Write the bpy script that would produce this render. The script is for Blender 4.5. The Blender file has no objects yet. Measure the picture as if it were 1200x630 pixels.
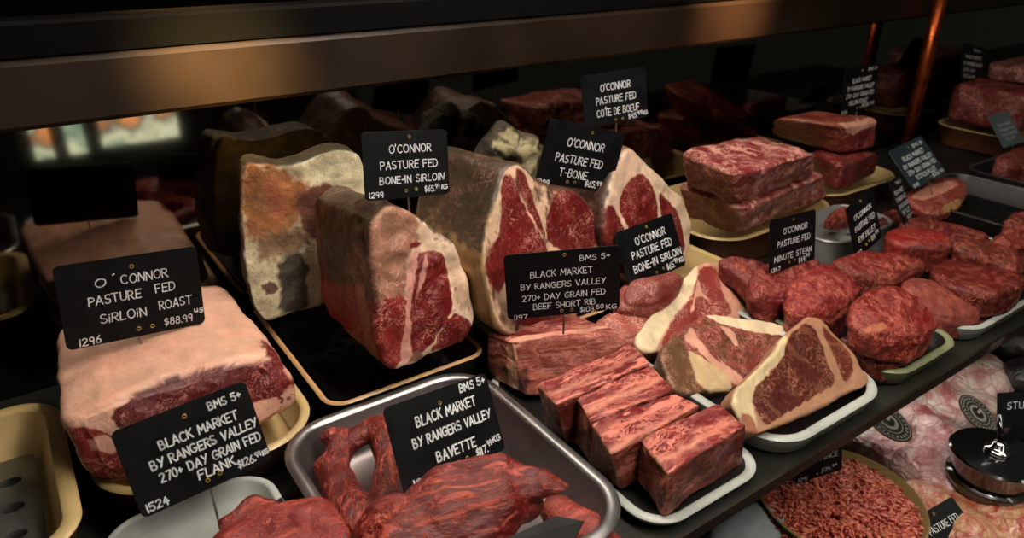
import bpy, math, random
import numpy as np
from mathutils import Vector, Matrix
random.seed(4)
SC = bpy.context.scene; COL = SC.collection
# ------------------------------------------------------------------ camera
F = 847.0; PITCH = math.radians(25.5); HEAD = math.radians(34.8); CH = 0.40
cd = bpy.data.cameras.new('camera'); cam = bpy.data.objects.new('camera', cd); COL.objects.link(cam)
cam.location = (0, 0, CH); cam.rotation_euler = (math.pi/2 - PITCH, 0, -HEAD)
cd.sensor_width = 36; cd.lens = F/1200*36; cd.clip_start = .01
cd.dof.use_dof = True; cd.dof.focus_distance = .62; cd.dof.aperture_fstop = 8.0
SC.camera = cam
EYE = np.array([0, 0, CH])

def ray(px, py):
    r = (px-600)/F; u = (315-py)/F
    fw = math.cos(PITCH)+u*math.sin(PITCH); up = u*math.cos(PITCH)-math.sin(PITCH)
    return np.array([fw*math.sin(HEAD)+r*math.cos(HEAD), fw*math.cos(HEAD)-r*math.sin(HEAD), up])
def W(px, py, z):                      # where the photo's point lies at height z
    d = ray(px, py); return EYE+d*((z-CH)/d[2])
def WY(px, py, y):                     # ... at depth y in the case
    d = ray(px, py); return EYE+d*(y/d[1])
def nrm(v): v = np.array(v, float); return v/np.linalg.norm(v)

class Plane:
    def __init__(s, p, az=0, tilt=0):   # az 0 faces the customer (-y), tilt 90 faces up
        a, t = math.radians(az), math.radians(tilt)
        s.p = np.array(p, float)
        s.n = np.array([math.sin(a)*math.cos(t), -math.cos(a)*math.cos(t), math.sin(t)])
        up = np.array([0, 0, 1.]) if abs(s.n[2]) < .99 else np.array([0, 1., 0])
        s.u = nrm(np.cross(up, s.n)); s.v = np.cross(s.n, s.u)
    def uv(s, q):
        d = np.asarray(q)-s.p; return np.stack([d@s.u, d@s.v], -1)
    def hit(s, px, py):
        d = ray(px, py); return EYE+d*(((s.p-EYE)@s.n)/(d@s.n))
    def trace(s, pts): return np.array([s.uv(s.hit(*q)) for q in pts])
    def w(s, uv): uv = np.asarray(uv); return s.p+uv[..., :1]*s.u+uv[..., 1:2]*s.v

# ------------------------------------------------------------------ numpy noise
_rs = np.random.RandomState(7); _P = _rs.permutation(256); _P = np.concatenate([_P, _P, _P]); _G = _rs.randn(256, 3); _G /= np.linalg.norm(_G, axis=1)[:, None]
def perlin(p):
    p = np.asarray(p, float); i = np.floor(p).astype(int); f = p-i; i &= 255
    w = f*f*f*(f*(f*6-15)+10); out = 0
    for dx in (0, 1):
        for dy in (0, 1):
            for dz in (0, 1):
                h = _P[_P[_P[(i[..., 0]+dx) & 255]+((i[..., 1]+dy) & 255)]+((i[..., 2]+dz) & 255)]
                g = _G[h]; d = f-np.array([dx, dy, dz])
                wt = (w[..., 0] if dx else 1-w[..., 0])*(w[..., 1] if dy else 1-w[..., 1])*(w[..., 2] if dz else 1-w[..., 2])
                out = out+wt*(g*d).sum(-1)
    return out
def fbm(p, o=3):
    s = 0; a = 1
    for k in range(o): s = s+a*perlin(np.asarray(p)*(2**k)+17.3*k); a *= .5
    return s
def ridge(p, o=2):
    s = 0; a = 1
    for k in range(o): s = s+a*(1-np.abs(perlin(np.asarray(p)*(2**k)+9.1*k))*2.2); a *= .5
    return s

# ------------------------------------------------------------------ curves
def smooth_poly(pts, n, k=1):
    P = np.array(pts, float)
    for _ in range(k):                                           # corner cutting
        Q = np.roll(P, -1, 0); P = np.stack([P*.78+Q*.22, P*.22+Q*.78], 1).reshape(-1, P.shape[1])
    Q = np.vstack([P, P[:1]]); L = np.r_[0, np.cumsum(np.linalg.norm(np.diff(Q, axis=0), axis=1))]
    t = np.linspace(0, L[-1], n, endpoint=False)
    return np.stack([np.interp(t, L, Q[:, c]) for c in range(P.shape[1])], 1)
def sdf(q, poly):                                                # positive inside
    q = np.asarray(q); poly = np.asarray(poly); d = np.full(len(q), 1e9); ins = np.zeros(len(q), bool)
    for a, b in zip(poly, np.roll(poly, -1, 0)):
        ab = b-a; t = np.clip(((q-a)@ab)/max(ab@ab, 1e-12), 0, 1)
        d = np.minimum(d, np.linalg.norm(q-a-t[:, None]*ab, axis=1))
        c = (a[1] > q[:, 1]) != (b[1] > q[:, 1])
        with np.errstate(divide='ignore', invalid='ignore'):
            x = (b[0]-a[0])*(q[:, 1]-a[1])/(b[1]-a[1])+a[0]
        ins ^= c & (q[:, 0] < x)
    return np.where(ins, d, -d)

# ------------------------------------------------------------------ materials
def lin(c):
    return tuple(((x/255)/12.92 if x/255 <= .04045 else ((x/255+.055)/1.055)**2.4) for x in c)
def mat(name):
    m = bpy.data.materials.new(name); m.use_nodes = True
    n = m.node_tree; return m, n, n.nodes['Principled BSDF']
def N(n, t, **k):
    o = n.nodes.new(t)
    for a, b in k.items():
        if a.startswith('i_'):
            key = a[2:].replace('_', ' '); o.inputs[key].default_value = b
        else: setattr(o, a, b)
    return o
def L(n, a, b): n.links.new(a, b)
def ramp(n, fac, a, b, ca=(0, 0, 0, 1), cb=(1, 1, 1, 1)):
    r = N(n, 'ShaderNodeValToRGB'); e = r.color_ramp.elements
    e[0].position = a; e[1].position = b; e[0].color = ca; e[1].color = cb
    L(n, fac, r.inputs[0]); return r.outputs[0]
def mixc(n, fac, a, b, mode='MIX'):
    m = N(n, 'ShaderNodeMix', data_type='RGBA', blend_type=mode)
    for s, v in ((0, fac), (6, a), (7, b)):
        if hasattr(v, 'links') or isinstance(v, bpy.types.NodeSocket): L(n, v, m.inputs[s])
        else: m.inputs[s].default_value = v if s == 0 else (*v[:3], 1)
    return m.outputs[2]
def math_(n, op, a, b=0.):
    m = N(n, 'ShaderNodeMath', operation=op)
    for s, v in ((0, a), (1, b)):
        if isinstance(v, bpy.types.NodeSocket): L(n, v, m.inputs[s])
        else: m.inputs[s].default_value = v
    return m.outputs[0]

def plain(name, c, rough=.5, metal=0, bump=0, bscale=300, coat=0, var=.0, vscale=20, spec=.5):
    m, n, b = mat(name); tc = N(n, 'ShaderNodeTexCoord')
    c = lin(c)
    if var:
        ns = N(n, 'ShaderNodeTexNoise', i_Scale=vscale, i_Detail=6.); L(n, tc.outputs['Object'], ns.inputs[0])
        L(n, mixc(n, ramp(n, ns.outputs[0], .35, .65), tuple(x*(1-var) for x in c), tuple(min(1, x*(1+var)) for x in c)), b.inputs['Base Color'])
        L(n, ramp(n, ns.outputs[0], .3, .7, (max(0, rough-.12),)*3+(1,), (min(1, rough+.12),)*3+(1,)), b.inputs['Roughness'])
    else:
        b.inputs['Base Color'].default_value = (*c, 1); b.inputs['Roughness'].default_value = rough
    b.inputs['Metallic'].default_value = metal; b.inputs['Coat Weight'].default_value = coat; b.inputs['Coat Roughness'].default_value = .08
    b.inputs['Specular IOR Level'].default_value = spec
    if bump:
        nb = N(n, 'ShaderNodeTexNoise', i_Scale=bscale, i_Detail=4.); L(n, tc.outputs['Object'], nb.inputs[0])
        bp = N(n, 'ShaderNodeBump', i_Strength=bump, i_Distance=.002); L(n, nb.outputs[0], bp.inputs['Height']); L(n, bp.outputs[0], b.inputs['Normal'])
    return m

def meat_mat(name, marb_scale=90, stretch=(1, 1, 1), rot=(0, 0, 0), width=.09, streak=.0, sscale=60, sstretch=(1, 6, 6), rough=.38, bump=.35, coat=.25, fat=(214, 160, 140), var=.3):
    """Base colour is the cut's own lean / fat / bone colour (attribute 'col'); 'marb' says how marbled it is."""
    m, n, b = mat(name)
    ac = N(n, 'ShaderNodeAttribute', attribute_name='col'); am = N(n, 'ShaderNodeAttribute', attribute_name='marb'); ag = N(n, 'ShaderNodeAttribute', attribute_name='grain')
    mp = N(n, 'ShaderNodeMapping'); mp.inputs['Rotation'].default_value = rot; mp.inputs['Scale'].default_value = stretch; L(n, ag.outputs['Vector'], mp.inputs[0])
    wn = N(n, 'ShaderNodeTexNoise', i_Scale=55., i_Detail=3.); L(n, mp.outputs[0], wn.inputs[0])
    wv = N(n, 'ShaderNodeVectorMath', operation='SCALE'); wv.inputs['Scale'].default_value = .022; L(n, wn.outputs['Color'], wv.inputs[0])
    ad = N(n, 'ShaderNodeVectorMath', operation='ADD'); L(n, mp.outputs[0], ad.inputs[0]); L(n, wv.outputs[0], ad.inputs[1])
    def veins(sc, w, off):
        q = N(n, 'ShaderNodeTexNoise', i_Scale=float(sc), i_Detail=5., i_Roughness=.5, i_Distortion=.35); o_ = N(n, 'ShaderNodeVectorMath', operation='ADD'); o_.inputs[1].default_value = (off, off*.7, off*.3); L(n, ad.outputs[0], o_.inputs[0]); L(n, o_.outputs[0], q.inputs[0])
        a_ = math_(n, 'ABSOLUTE', math_(n, 'SUBTRACT', q.outputs[0], .5)); return ramp(n, a_, 0., w, (1, 1, 1, 1), (0, 0, 0, 1))
    gate = N(n, 'ShaderNodeTexNoise', i_Scale=float(marb_scale)*.5, i_Detail=3.); L(n, ad.outputs[0], gate.inputs[0])
    g = ramp(n, gate.outputs[0], .40, .58)
    marb = math_(n, 'MULTIPLY', math_(n, 'MAXIMUM', veins(marb_scale*.9, width*.20, .3), math_(n, 'MULTIPLY', veins(marb_scale*2.4, width*.30, .9), .85)), g)
    fl = N(n, 'ShaderNodeTexNoise', i_Scale=float(marb_scale)*4, i_Detail=3.); L(n, ad.outputs[0], fl.inputs[0])
    marb = math_(n, 'MAXIMUM', marb, math_(n, 'MULTIPLY', ramp(n, fl.outputs[0], .6, .75), .4))
    if streak:
        m2 = N(n, 'ShaderNodeMapping'); m2.inputs['Rotation'].default_value = rot; m2.inputs['Scale'].default_value = tuple(sstretch); L(n, ad.outputs[0], m2.inputs[0])
        sn = N(n, 'ShaderNodeTexNoise', i_Scale=float(sscale), i_Detail=5., i_Roughness=.6); L(n, m2.outputs[0], sn.inputs[0])
        marb = math_(n, 'MAXIMUM', marb, math_(n, 'MULTIPLY', ramp(n, sn.outputs[0], .56, .60), streak))
    marb = math_(n, 'MULTIPLY', marb, am.outputs['Fac'])
    vn = N(n, 'ShaderNodeTexNoise', i_Scale=45., i_Detail=7., i_Roughness=.62); L(n, ag.outputs['Vector'], vn.inputs[0])
    vr = ramp(n, vn.outputs[0], .3, .7, (1-var,)*3+(1,), (1+var*.6,)*3+(1,))
    base = mixc(n, 1., ac.outputs['Color'], vr, 'MULTIPLY')
    # blotches of a cooler, wetter red
    b2 = N(n, 'ShaderNodeTexNoise', i_Scale=22., i_Detail=3.); L(n, ag.outputs['Vector'], b2.inputs[0])
    base = mixc(n, math_(n, 'MULTIPLY', ramp(n, b2.outputs[0], .5, .7), .25), base, mixc(n, 1., base, (1.25, .8, .8), 'MULTIPLY'))
    col = mixc(n, marb, base, lin(fat))
    L(n, col, b.inputs['Base Color'])
    L(n, ramp(n, vn.outputs[0], .3, .75, (rough+.12,)*3+(1,), (max(.05, rough-.12),)*3+(1,)), b.inputs['Roughness'])
    b.inputs['Coat Weight'].default_value = coat*.6; b.inputs['Coat Roughness'].default_value = .13
    b.inputs['Specular IOR Level'].default_value = .4
    fn = N(n, 'ShaderNodeTexNoise', i_Scale=260., i_Detail=6., i_Roughness=.65); L(n, mp.outputs[0], fn.inputs[0])
    f2 = N(n, 'ShaderNodeTexNoise', i_Scale=800., i_Detail=4.); L(n, mp.outputs[0], f2.inputs[0])
    h = math_(n, 'ADD', math_(n, 'ADD', math_(n, 'MULTIPLY', f2.outputs[0], .25), math_(n, 'MULTIPLY', fn.outputs[0], .7)), math_(n, 'MULTIPLY', marb, .25)); h = math_(n, 'ADD', h, math_(n, 'MULTIPLY', vn.outputs[0], 1.3))
    bp = N(n, 'ShaderNodeBump', i_Strength=bump, i_Distance=.004); L(n, h, bp.inputs['Height']); L(n, bp.outputs[0], b.inputs['Normal'])
    if coat: L(n, bp.outputs[0], b.inputs['Coat Normal'])
    return m

MM = dict(
    steak=meat_mat('raw_beef_marbled', 75, width=.07, fat=(222, 150, 135)),
    tbone=meat_mat('raw_beef_pale', 95, width=.10, fat=(222, 158, 138), rough=.42),
    aged=meat_mat('aged_beef_dark', 80, width=.08, fat=(186, 122, 90), rough=.45, streak=.25, sscale=50, sstretch=(1, 3, 1), rot=(0, 0, .7)),
    rib=meat_mat('short_rib_marbled', 120, stretch=(.5, 1, 1), width=.24, streak=.9, sscale=40, sstretch=(.14, 2.6, 2.6), fat=(224, 134, 116), rough=.42, var=.35),
    ribx=meat_mat('rib_rack_marbled', 95, width=.16, streak=.6, sscale=45, sstretch=(.5, 1.8, 1.8), fat=(226, 165, 150), rough=.4),
    wet=meat_mat('wet_lean_beef', 60, stretch=(1, .6, 1), width=.07, fat=(214, 116, 96), rough=.38, coat=.4, bump=.55, streak=.3, sscale=70, sstretch=(.4, 3, 2)),
    bav=meat_mat('bavette_grain', 80, stretch=(.4, 1, 1), width=.08, fat=(220, 100, 78), rough=.34, coat=.5, bump=.6, streak=.45, sscale=55, sstretch=(.3, 2.5, 2.5)),
    fatty=meat_mat('beef_fat_cap', 60, width=.04, fat=(200, 120, 105), rough=.42, bump=.3, var=.18, coat=.2),
    crust=meat_mat('dry_aged_crust', 60, width=.05, fat=(150, 120, 85), rough=.55, bump=.8, var=.5, coat=.1, streak=.4, sscale=40, sstretch=(1, 1, .3)),
)
cream = plain('cream_melamine', (184, 158, 108), .4, var=.12, vscale=14, coat=.2)
brown = plain('brown_glazed_side', (92, 56, 34), .45, var=.2)
tanrim = plain('tan_tray_rim', (196, 152, 104), .4, var=.1)
darkside = plain('dark_brown_tray_side', (40, 28, 22), .45, var=.2)
blackplate = plain('black_perforated_metal', (38, 38, 36), .38, .6, var=.2, vscale=30)
greyplate = plain('brushed_perforated_steel', (120, 122, 120), .36, .85, var=.2, vscale=25)
steel = plain('brushed_steel', (150, 148, 148), .32, .9, var=.15, vscale=18, bump=.05)
darksteel = plain('worn_dark_steel', (108, 98, 98), .36, .8, var=.2, vscale=16, bump=.08, bscale=60)
dish_m = plain('bright_dish_steel', (150, 150, 148), .42, .35, var=.15)
whitetray = plain('white_enamel', (176, 180, 174), .35, var=.12)
greenwhite = plain('pale_green_enamel', (132, 138, 104), .35, var=.1)
blackmat = plain('black_liner_and_shade', (22, 22, 22), .45)  # also the shade painted inside the short rib tray and the insert holes
board_m = plain('black_chalkboard', (9, 11, 14), .55, var=.25, vscale=60, spec=.2)
chalk = plain('white_chalk_marker', (226, 230, 232), .7)
brass = plain('brass_eyelet', (190, 160, 90), .3, .9)
wire = plain('steel_pin', (150, 145, 135), .35, .9)
shelf_m = plain('dark_stone_shelf', (36, 37, 32), .4, var=.35, vscale=9, spec=.5)
rail_m = plain('dark_brown_timber_rail', (34, 22, 14), .5, var=.35, vscale=12)
bronze = plain('bronze_rail', (38, 25, 14), .5, .35, var=.4, vscale=5)

# ------------------------------------------------------------------ object helpers
def setp(o, label=None, cat=None, group=None, kind=None):
    if label: o['label'] = label
    if cat: o['category'] = cat
    if group: o['group'] = group
    if kind: o['kind'] = kind
    return o
def thing(name, label, cat, loc=(0, 0, 0), group=None):
    o = bpy.data.objects.new(name, None); o.empty_display_size = .02; COL.objects.link(o); o.location = loc
    return setp(o, label, cat, group)
def mesh_obj(name, V, Fc, m, parent=None, smooth=True, mi=None):
    me = bpy.data.meshes.new(name); V = np.asarray(V, float)
    if parent is not None: V = V-np.array(parent.matrix_basis.translation)
    me.from_pydata([tuple(v) for v in V], [], [tuple(int(i) for i in f) for f in Fc]); me.update()
    for x in (m if isinstance(m, (list, tuple)) else [m]): me.materials.append(x)
    if mi is not None: me.polygons.foreach_set('material_index', np.asarray(mi, dtype=np.int32))
    me.polygons.foreach_set('use_smooth', [smooth]*len(me.polygons))
    o = bpy.data.objects.new(name, me); COL.objects.link(o)
    if parent is not None: o.parent = parent
    return o
class MB:
    def __init__(s): s.v = []; s.f = []; s.mi = []
    def add(s, V, Fc, mi=0):
        b = len(s.v); s.v += [tuple(x) for x in V]; s.f += [tuple(i+b for i in f) for f in Fc]; s.mi += [mi]*len(Fc)
    def box(s, a, b, mi=0):
        (x0, y0, z0), (x1, y1, z1) = a, b
        s.add([(x0, y0, z0), (x1, y0, z0), (x1, y1, z0), (x0, y1, z0), (x0, y0, z1), (x1, y0, z1), (x1, y1, z1), (x0, y1, z1)],
              [(0, 3, 2, 1), (4, 5, 6, 7), (0, 1, 5, 4), (1, 2, 6, 5), (2, 3, 7, 6), (3, 0, 4, 7)], mi)
    def rings(s, R, cap0=True, cap1=True, mi=0, mis=None):
        n = len(R[0]); b = len(s.v)
        for r in R: s.v += [tuple(x) for x in r]
        for k in range(len(R)-1):
            for i in range(n):
                j = (i+1) % n
                s.f.append((b+k*n+i, b+k*n+j, b+(k+1)*n+j, b+(k+1)*n+i)); s.mi.append(mis[k] if mis else mi)
        if cap0: s.f.append(tuple(b+i for i in reversed(range(n)))); s.mi.append(mis[0] if mis else mi)
        if cap1: s.f.append(tuple(b+(len(R)-1)*n+i for i in range(n))); s.mi.append(mis[-1] if mis else mi)
    def tube(s, P, r, n=8, mi=0):
        P = [np.array(p, float) for p in P]; R = []
        rr = r if hasattr(r, '__len__') else [r]*len(P)
        for k, p in enumerate(P):
            t = nrm(P[min(k+1, len(P)-1)]-P[max(k-1, 0)]); a = np.array([0, 0, 1.]) if abs(t[2]) < .9 else np.array([1., 0, 0])
            u = nrm(np.cross(a, t)); v = np.cross(t, u)
            R.append([p+rr[k]*(math.cos(q)*u+math.sin(q)*v) for q in np.linspace(0, 2*math.pi, n, endpoint=False)])
        s.rings(R, mi=mi)
    def build(s, name, m, parent=None, smooth=True): return mesh_obj(name, s.v, s.f, m, parent, smooth, s.mi)
def auto_sharp(o, deg=35):
    me = o.data; me.set_sharp_from_angle(angle=math.radians(deg)) if hasattr(me, 'set_sharp_from_angle') else None

# ------------------------------------------------------------------ paint: the meat's own lean / fat / bone areas
class Z:
    """an area of lean, fat or bone drawn on one cut face"""
    def __init__(s, plane, pts, col, marb=0., blend=.0006, jit=.0022, cosmin=.35, sm=1):
        s.plane, s.col, s.marb, s.blend, s.jit, s.cosmin = plane, lin(col), marb, blend, jit, cosmin
        s.poly = smooth_poly(plane.trace(pts), 70, sm)
def paint(o, base, marb, zones=(), gu=(1, 0, 0), gv=(0, 0, 1), sides=None):
    me = o.data; nV = len(me.vertices)
    co = np.empty(nV*3); me.vertices.foreach_get('co', co); co = co.reshape(-1, 3)
    off = np.array(o.parent.matrix_basis.translation) if o.parent else np.zeros(3)
    wc = co+off
    no = np.empty(nV*3); me.vertex_normals.foreach_get('vector', no); no = no.reshape(-1, 3)
    C = np.tile(np.array(lin(base)), (nV, 1)); M = np.full(nV, float(marb))
    if sides:                                       # (direction, colour, marbling, min cosine)
        for d, c, mb, cm in sides:
            k = no@nrm(d); w = np.clip((k-cm)/.18+perlin(wc*90)*.8+.5, 0, 1)
            C = C*(1-w[:, None])+np.array(lin(c))*w[:, None]; M = M*(1-w)+mb*w
    jn = np.stack([fbm(wc*140+3), fbm(wc*140+31)], 1)
    for z in zones:
        ok = (no@z.plane.n) > z.cosmin
        if not ok.any(): continue
        q = z.plane.uv(wc[ok])+jn[ok]*z.jit
        w = np.clip(.5+sdf(q, z.poly)/(2*z.blend), 0, 1)
        C[ok] = C[ok]*(1-w[:, None])+np.array(z.col)*w[:, None]; M[ok] = M[ok]*(1-w)+z.marb*w
    redness = np.clip((C[:, 0]-C[:, 1]*2.2)/np.maximum(C[:, 0], .01), 0, 1)[:, None]; C = C*(1-redness*np.array([.50, .22, .3]))
    a = me.attributes.new('col', 'FLOAT_COLOR', 'POINT'); a.data.foreach_set('color', np.c_[C, np.ones(nV)].ravel())
    a = me.attributes.new('marb', 'FLOAT', 'POINT'); a.data.foreach_set('value', M)
    gu = nrm(gu); gw = nrm(np.cross(gu, gv)); gv2 = np.cross(gw, gu)
    G = np.stack([wc@gu, wc@gv2, wc@gw], 1)
    a = me.attributes.new('grain', 'FLOAT_VECTOR', 'POINT'); a.data.foreach_set('vector', G.ravel())
    return o

# ------------------------------------------------------------------ meat shapes
def cut(name, plane, pts, depth, m, base, marb=1., zones=(), round_=.006, crown=.0, rough=(.0012, 70), lump=(.0, 20), back=.96, n=330, rings=72, nd=26,
        parent=None, sm=2, gu=None, gv=None, sides=None, bulge=0., fold=0., fib=None, cp=2):
    o2 = smooth_poly(plane.trace(pts), n, sm)
    if np.sum(o2[:, 0]*np.roll(o2[:, 1], -1)-np.roll(o2[:, 0], -1)*o2[:, 1]) < 0: o2 = o2[::-1]
    c = o2.mean(0); r = o2-c; rl = np.linalg.norm(r, axis=1)[:, None]
    depth = np.array(depth, float); R = []
    b = min(round_, .45*float(np.min(rl)))
    for s in (0., .25, .5, .75, .93): R.append(plane.w(c+r*back*s)+depth)
    for k in range(nd+1):                                           # back rim up to the front rim
        t = k/nd; d = depth*(1-t)
        if bulge: sc = 1+bulge*math.sin(math.pi*t)
        else: sc = 1
        sc = sc*(back+(1-back)*t)
        R.append(plane.w(c+r*sc)+d*(1)-plane.n*b*(t))
    for k in range(1, 6):
        a = k/5*math.pi/2; ins = b*(1-math.cos(a))
        R.append(plane.w(c+r*(1-ins/rl))-plane.n*(b-b*math.sin(a)))
    for k in range(1, rings+1):
        s = 1-k/rings; s = s*(1-b/rl)
        R.append(plane.w(c+r*s)+plane.n*crown*(1-s**cp))
    R = np.array(R); nr = len(R)
    ij = np.arange(n)
    Fc = []
    for k in range(nr-1):
        a = k*n+ij; bq = k*n+(ij+1) % n
        Fc += np.stack([a, bq, bq+n, a+n], 1).tolist()
    V = R.reshape(-1, 3)
    o = mesh_obj(name, V, Fc, m, parent)
    bm_clean(o)
    displace(o, rough, lump, fold, fib)
    paint(o, base, marb, zones, gu if gu is not None else plane.u, gv if gv is not None else plane.v, sides)
    return o
def bm_clean(o):
    import bmesh
    bm = bmesh.new(); bm.from_mesh(o.data); bmesh.ops.remove_doubles(bm, verts=bm.verts, dist=1e-6); bmesh.ops.recalc_face_normals(bm, faces=bm.faces)
    bm.to_mesh(o.data); bm.free(); o.data.polygons.foreach_set('use_smooth', [True]*len(o.data.polygons)); o.data.update()
def displace(o, rough=(0, 1), lump=(0, 1), fold=0., fib=None):
    me = o.data; nV = len(me.vertices); co = np.empty(nV*3); me.vertices.foreach_get('co', co); co = co.reshape(-1, 3)
    no = np.empty(nV*3); me.vertex_normals.foreach_get('vector', no); no = no.reshape(-1, 3)
    off = np.array(o.parent.matrix_basis.translation) if o.parent else np.zeros(3); w = co+off
    d = rough[0]*fbm(w*rough[1], 3)+lump[0]*fbm(w*lump[1]+5, 2)
    if fold: d = d+fold*(ridge(w*np.array([28, 28, 45])+2.)-.9)
    if fib:
        fd = nrm(fib[1]); al = w@fd; wp = w-al[:, None]*fd; q = wp*fib[2]+(al*fib[2]*.09)[:, None]*fd+fbm(w*14)[:, None]*.9
        d = d+fib[0]*(ridge(q)-.8)
    co = co+no*d[:, None]; me.vertices.foreach_set('co', co.ravel()); me.update()

def hexbox(name, corners, m, base, marb=1., zones=(), rnd=.22, res=56, rough=(.0012, 70), lump=(0, 20), sides=None, gu=(1, 0, 0), gv=(0, 0, 1), parent=None, dims=None, fib=None):
    """corners: bottom near, right, back, left then the same on top"""
    B = np.array(corners, float); n = res
    idx = {}; V = []; Fc = []
    def vid(i, j, k):
        key = (i, j, k)
        if key not in idx:
            c = np.array([i, j, k])/n*2-1; q = np.clip(c, -(1-rnd), 1-rnd); d = c-q; l = np.linalg.norm(d)
            mx = np.max(np.abs(d)); p = q+(d/l*mx if l > 1e-9 else 0)
            idx[key] = len(V); V.append(p)
        return idx[key]
    for a in range(n):
        for b in range(n):
            for f in (0, n):
                for ax in range(3):
                    def g(x, y):
                        t = [0, 0, 0]; t[ax] = f; t[(ax+1) % 3] = x; t[(ax+2) % 3] = y; return vid(*t)
                    q = (g(a, b), g(a+1, b), g(a+1, b+1), g(a, b+1)); Fc.append(q if f else q[::-1])
    P = (np.array(V)+1)/2; u, v, w = P[:, :1], P[:, 1:2], P[:, 2:]
    near, right, bk, left, tn, tr, tb, tl = B
    X = (near*(1-u)*(1-v)+right*u*(1-v)+bk*u*v+left*(1-u)*v)*(1-w)+(tn*(1-u)*(1-v)+tr*u*(1-v)+tb*u*v+tl*(1-u)*v)*w
    o = mesh_obj(name, X, Fc, m, parent); displace(o, rough, lump, 0., fib); paint(o, base, marb, zones, gu, gv, sides)
    return o
def hex3(near, right, left, zb, tnear, tright, tleft, zt):
    n0, r0, l0 = W(*near, zb), W(*right, zb), W(*left, zb); n1, r1, l1 = W(*tnear, zt), W(*tright, zt), W(*tleft, zt)
    return [n0, r0, r0+l0-n0, l0, n1, r1, r1+l1-n1, l1]

def blob(name, caps, m, base, marb=1., voxel=.0022, smooth=6, rough=(.0012, 60), lump=(.002, 25), zones=(), sides=None, gu=(1, 0, 0), gv=(0, 0, 1), parent=None, fold=0., fib=None):
    """caps: list of (p0, p1, r0, r1, squash) solid tapered lobes fused into one skin"""
    mb = MB()
    for p0, p1, r0, r1, sq in caps:
        p0, p1 = np.array(p0), np.array(p1); ax = p1-p0; Lh = np.linalg.norm(ax); t = ax/Lh if Lh > 1e-6 else np.array([1., 0, 0])
        a = np.array([0, 0, 1.]) if abs(t[2]) < .95 else np.array([1., 0, 0]); u = nrm(np.cross(a, t)); v = np.cross(t, u); R = []
        for k in range(15):
            q = -math.pi/2+math.pi*k/14
            cen = p0 if q < 0 else p1; rr = r0 if q < 0 else r1
            if k == 7: cen, rr = p1, r1
            R.append([cen+t*rr*math.sin(q)+max(math.cos(q), 1e-3)*rr*(math.cos(w)*u+math.sin(w)*v*sq) for w in np.linspace(0, 2*math.pi, 20, endpoint=False)])
            if k == 6: R.append([p0+r0*(math.cos(w)*u+math.sin(w)*v*sq) for w in np.linspace(0, 2*math.pi, 20, endpoint=False)])
        mb.rings(R)
    o = mb.build(name, m, parent)
    md = o.modifiers.new('fuse', 'REMESH'); md.mode = 'VOXEL'; md.voxel_size = voxel
    ms = o.modifiers.new('soft', 'SMOOTH'); ms.iterations = smooth; ms.factor = .5
    dg = bpy.context.evaluated_depsgraph_get(); dg.update(); me = bpy.data.meshes.new_from_object(o.evaluated_get(dg)); o.modifiers.clear(); o.data = me
    me.polygons.foreach_set('use_smooth', [True]*len(me.polygons))
    if not me.materials: me.materials.append(m)
    displace(o, rough, lump, fold, fib); paint(o, base, marb, zones, gu, gv, sides); return o

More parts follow.
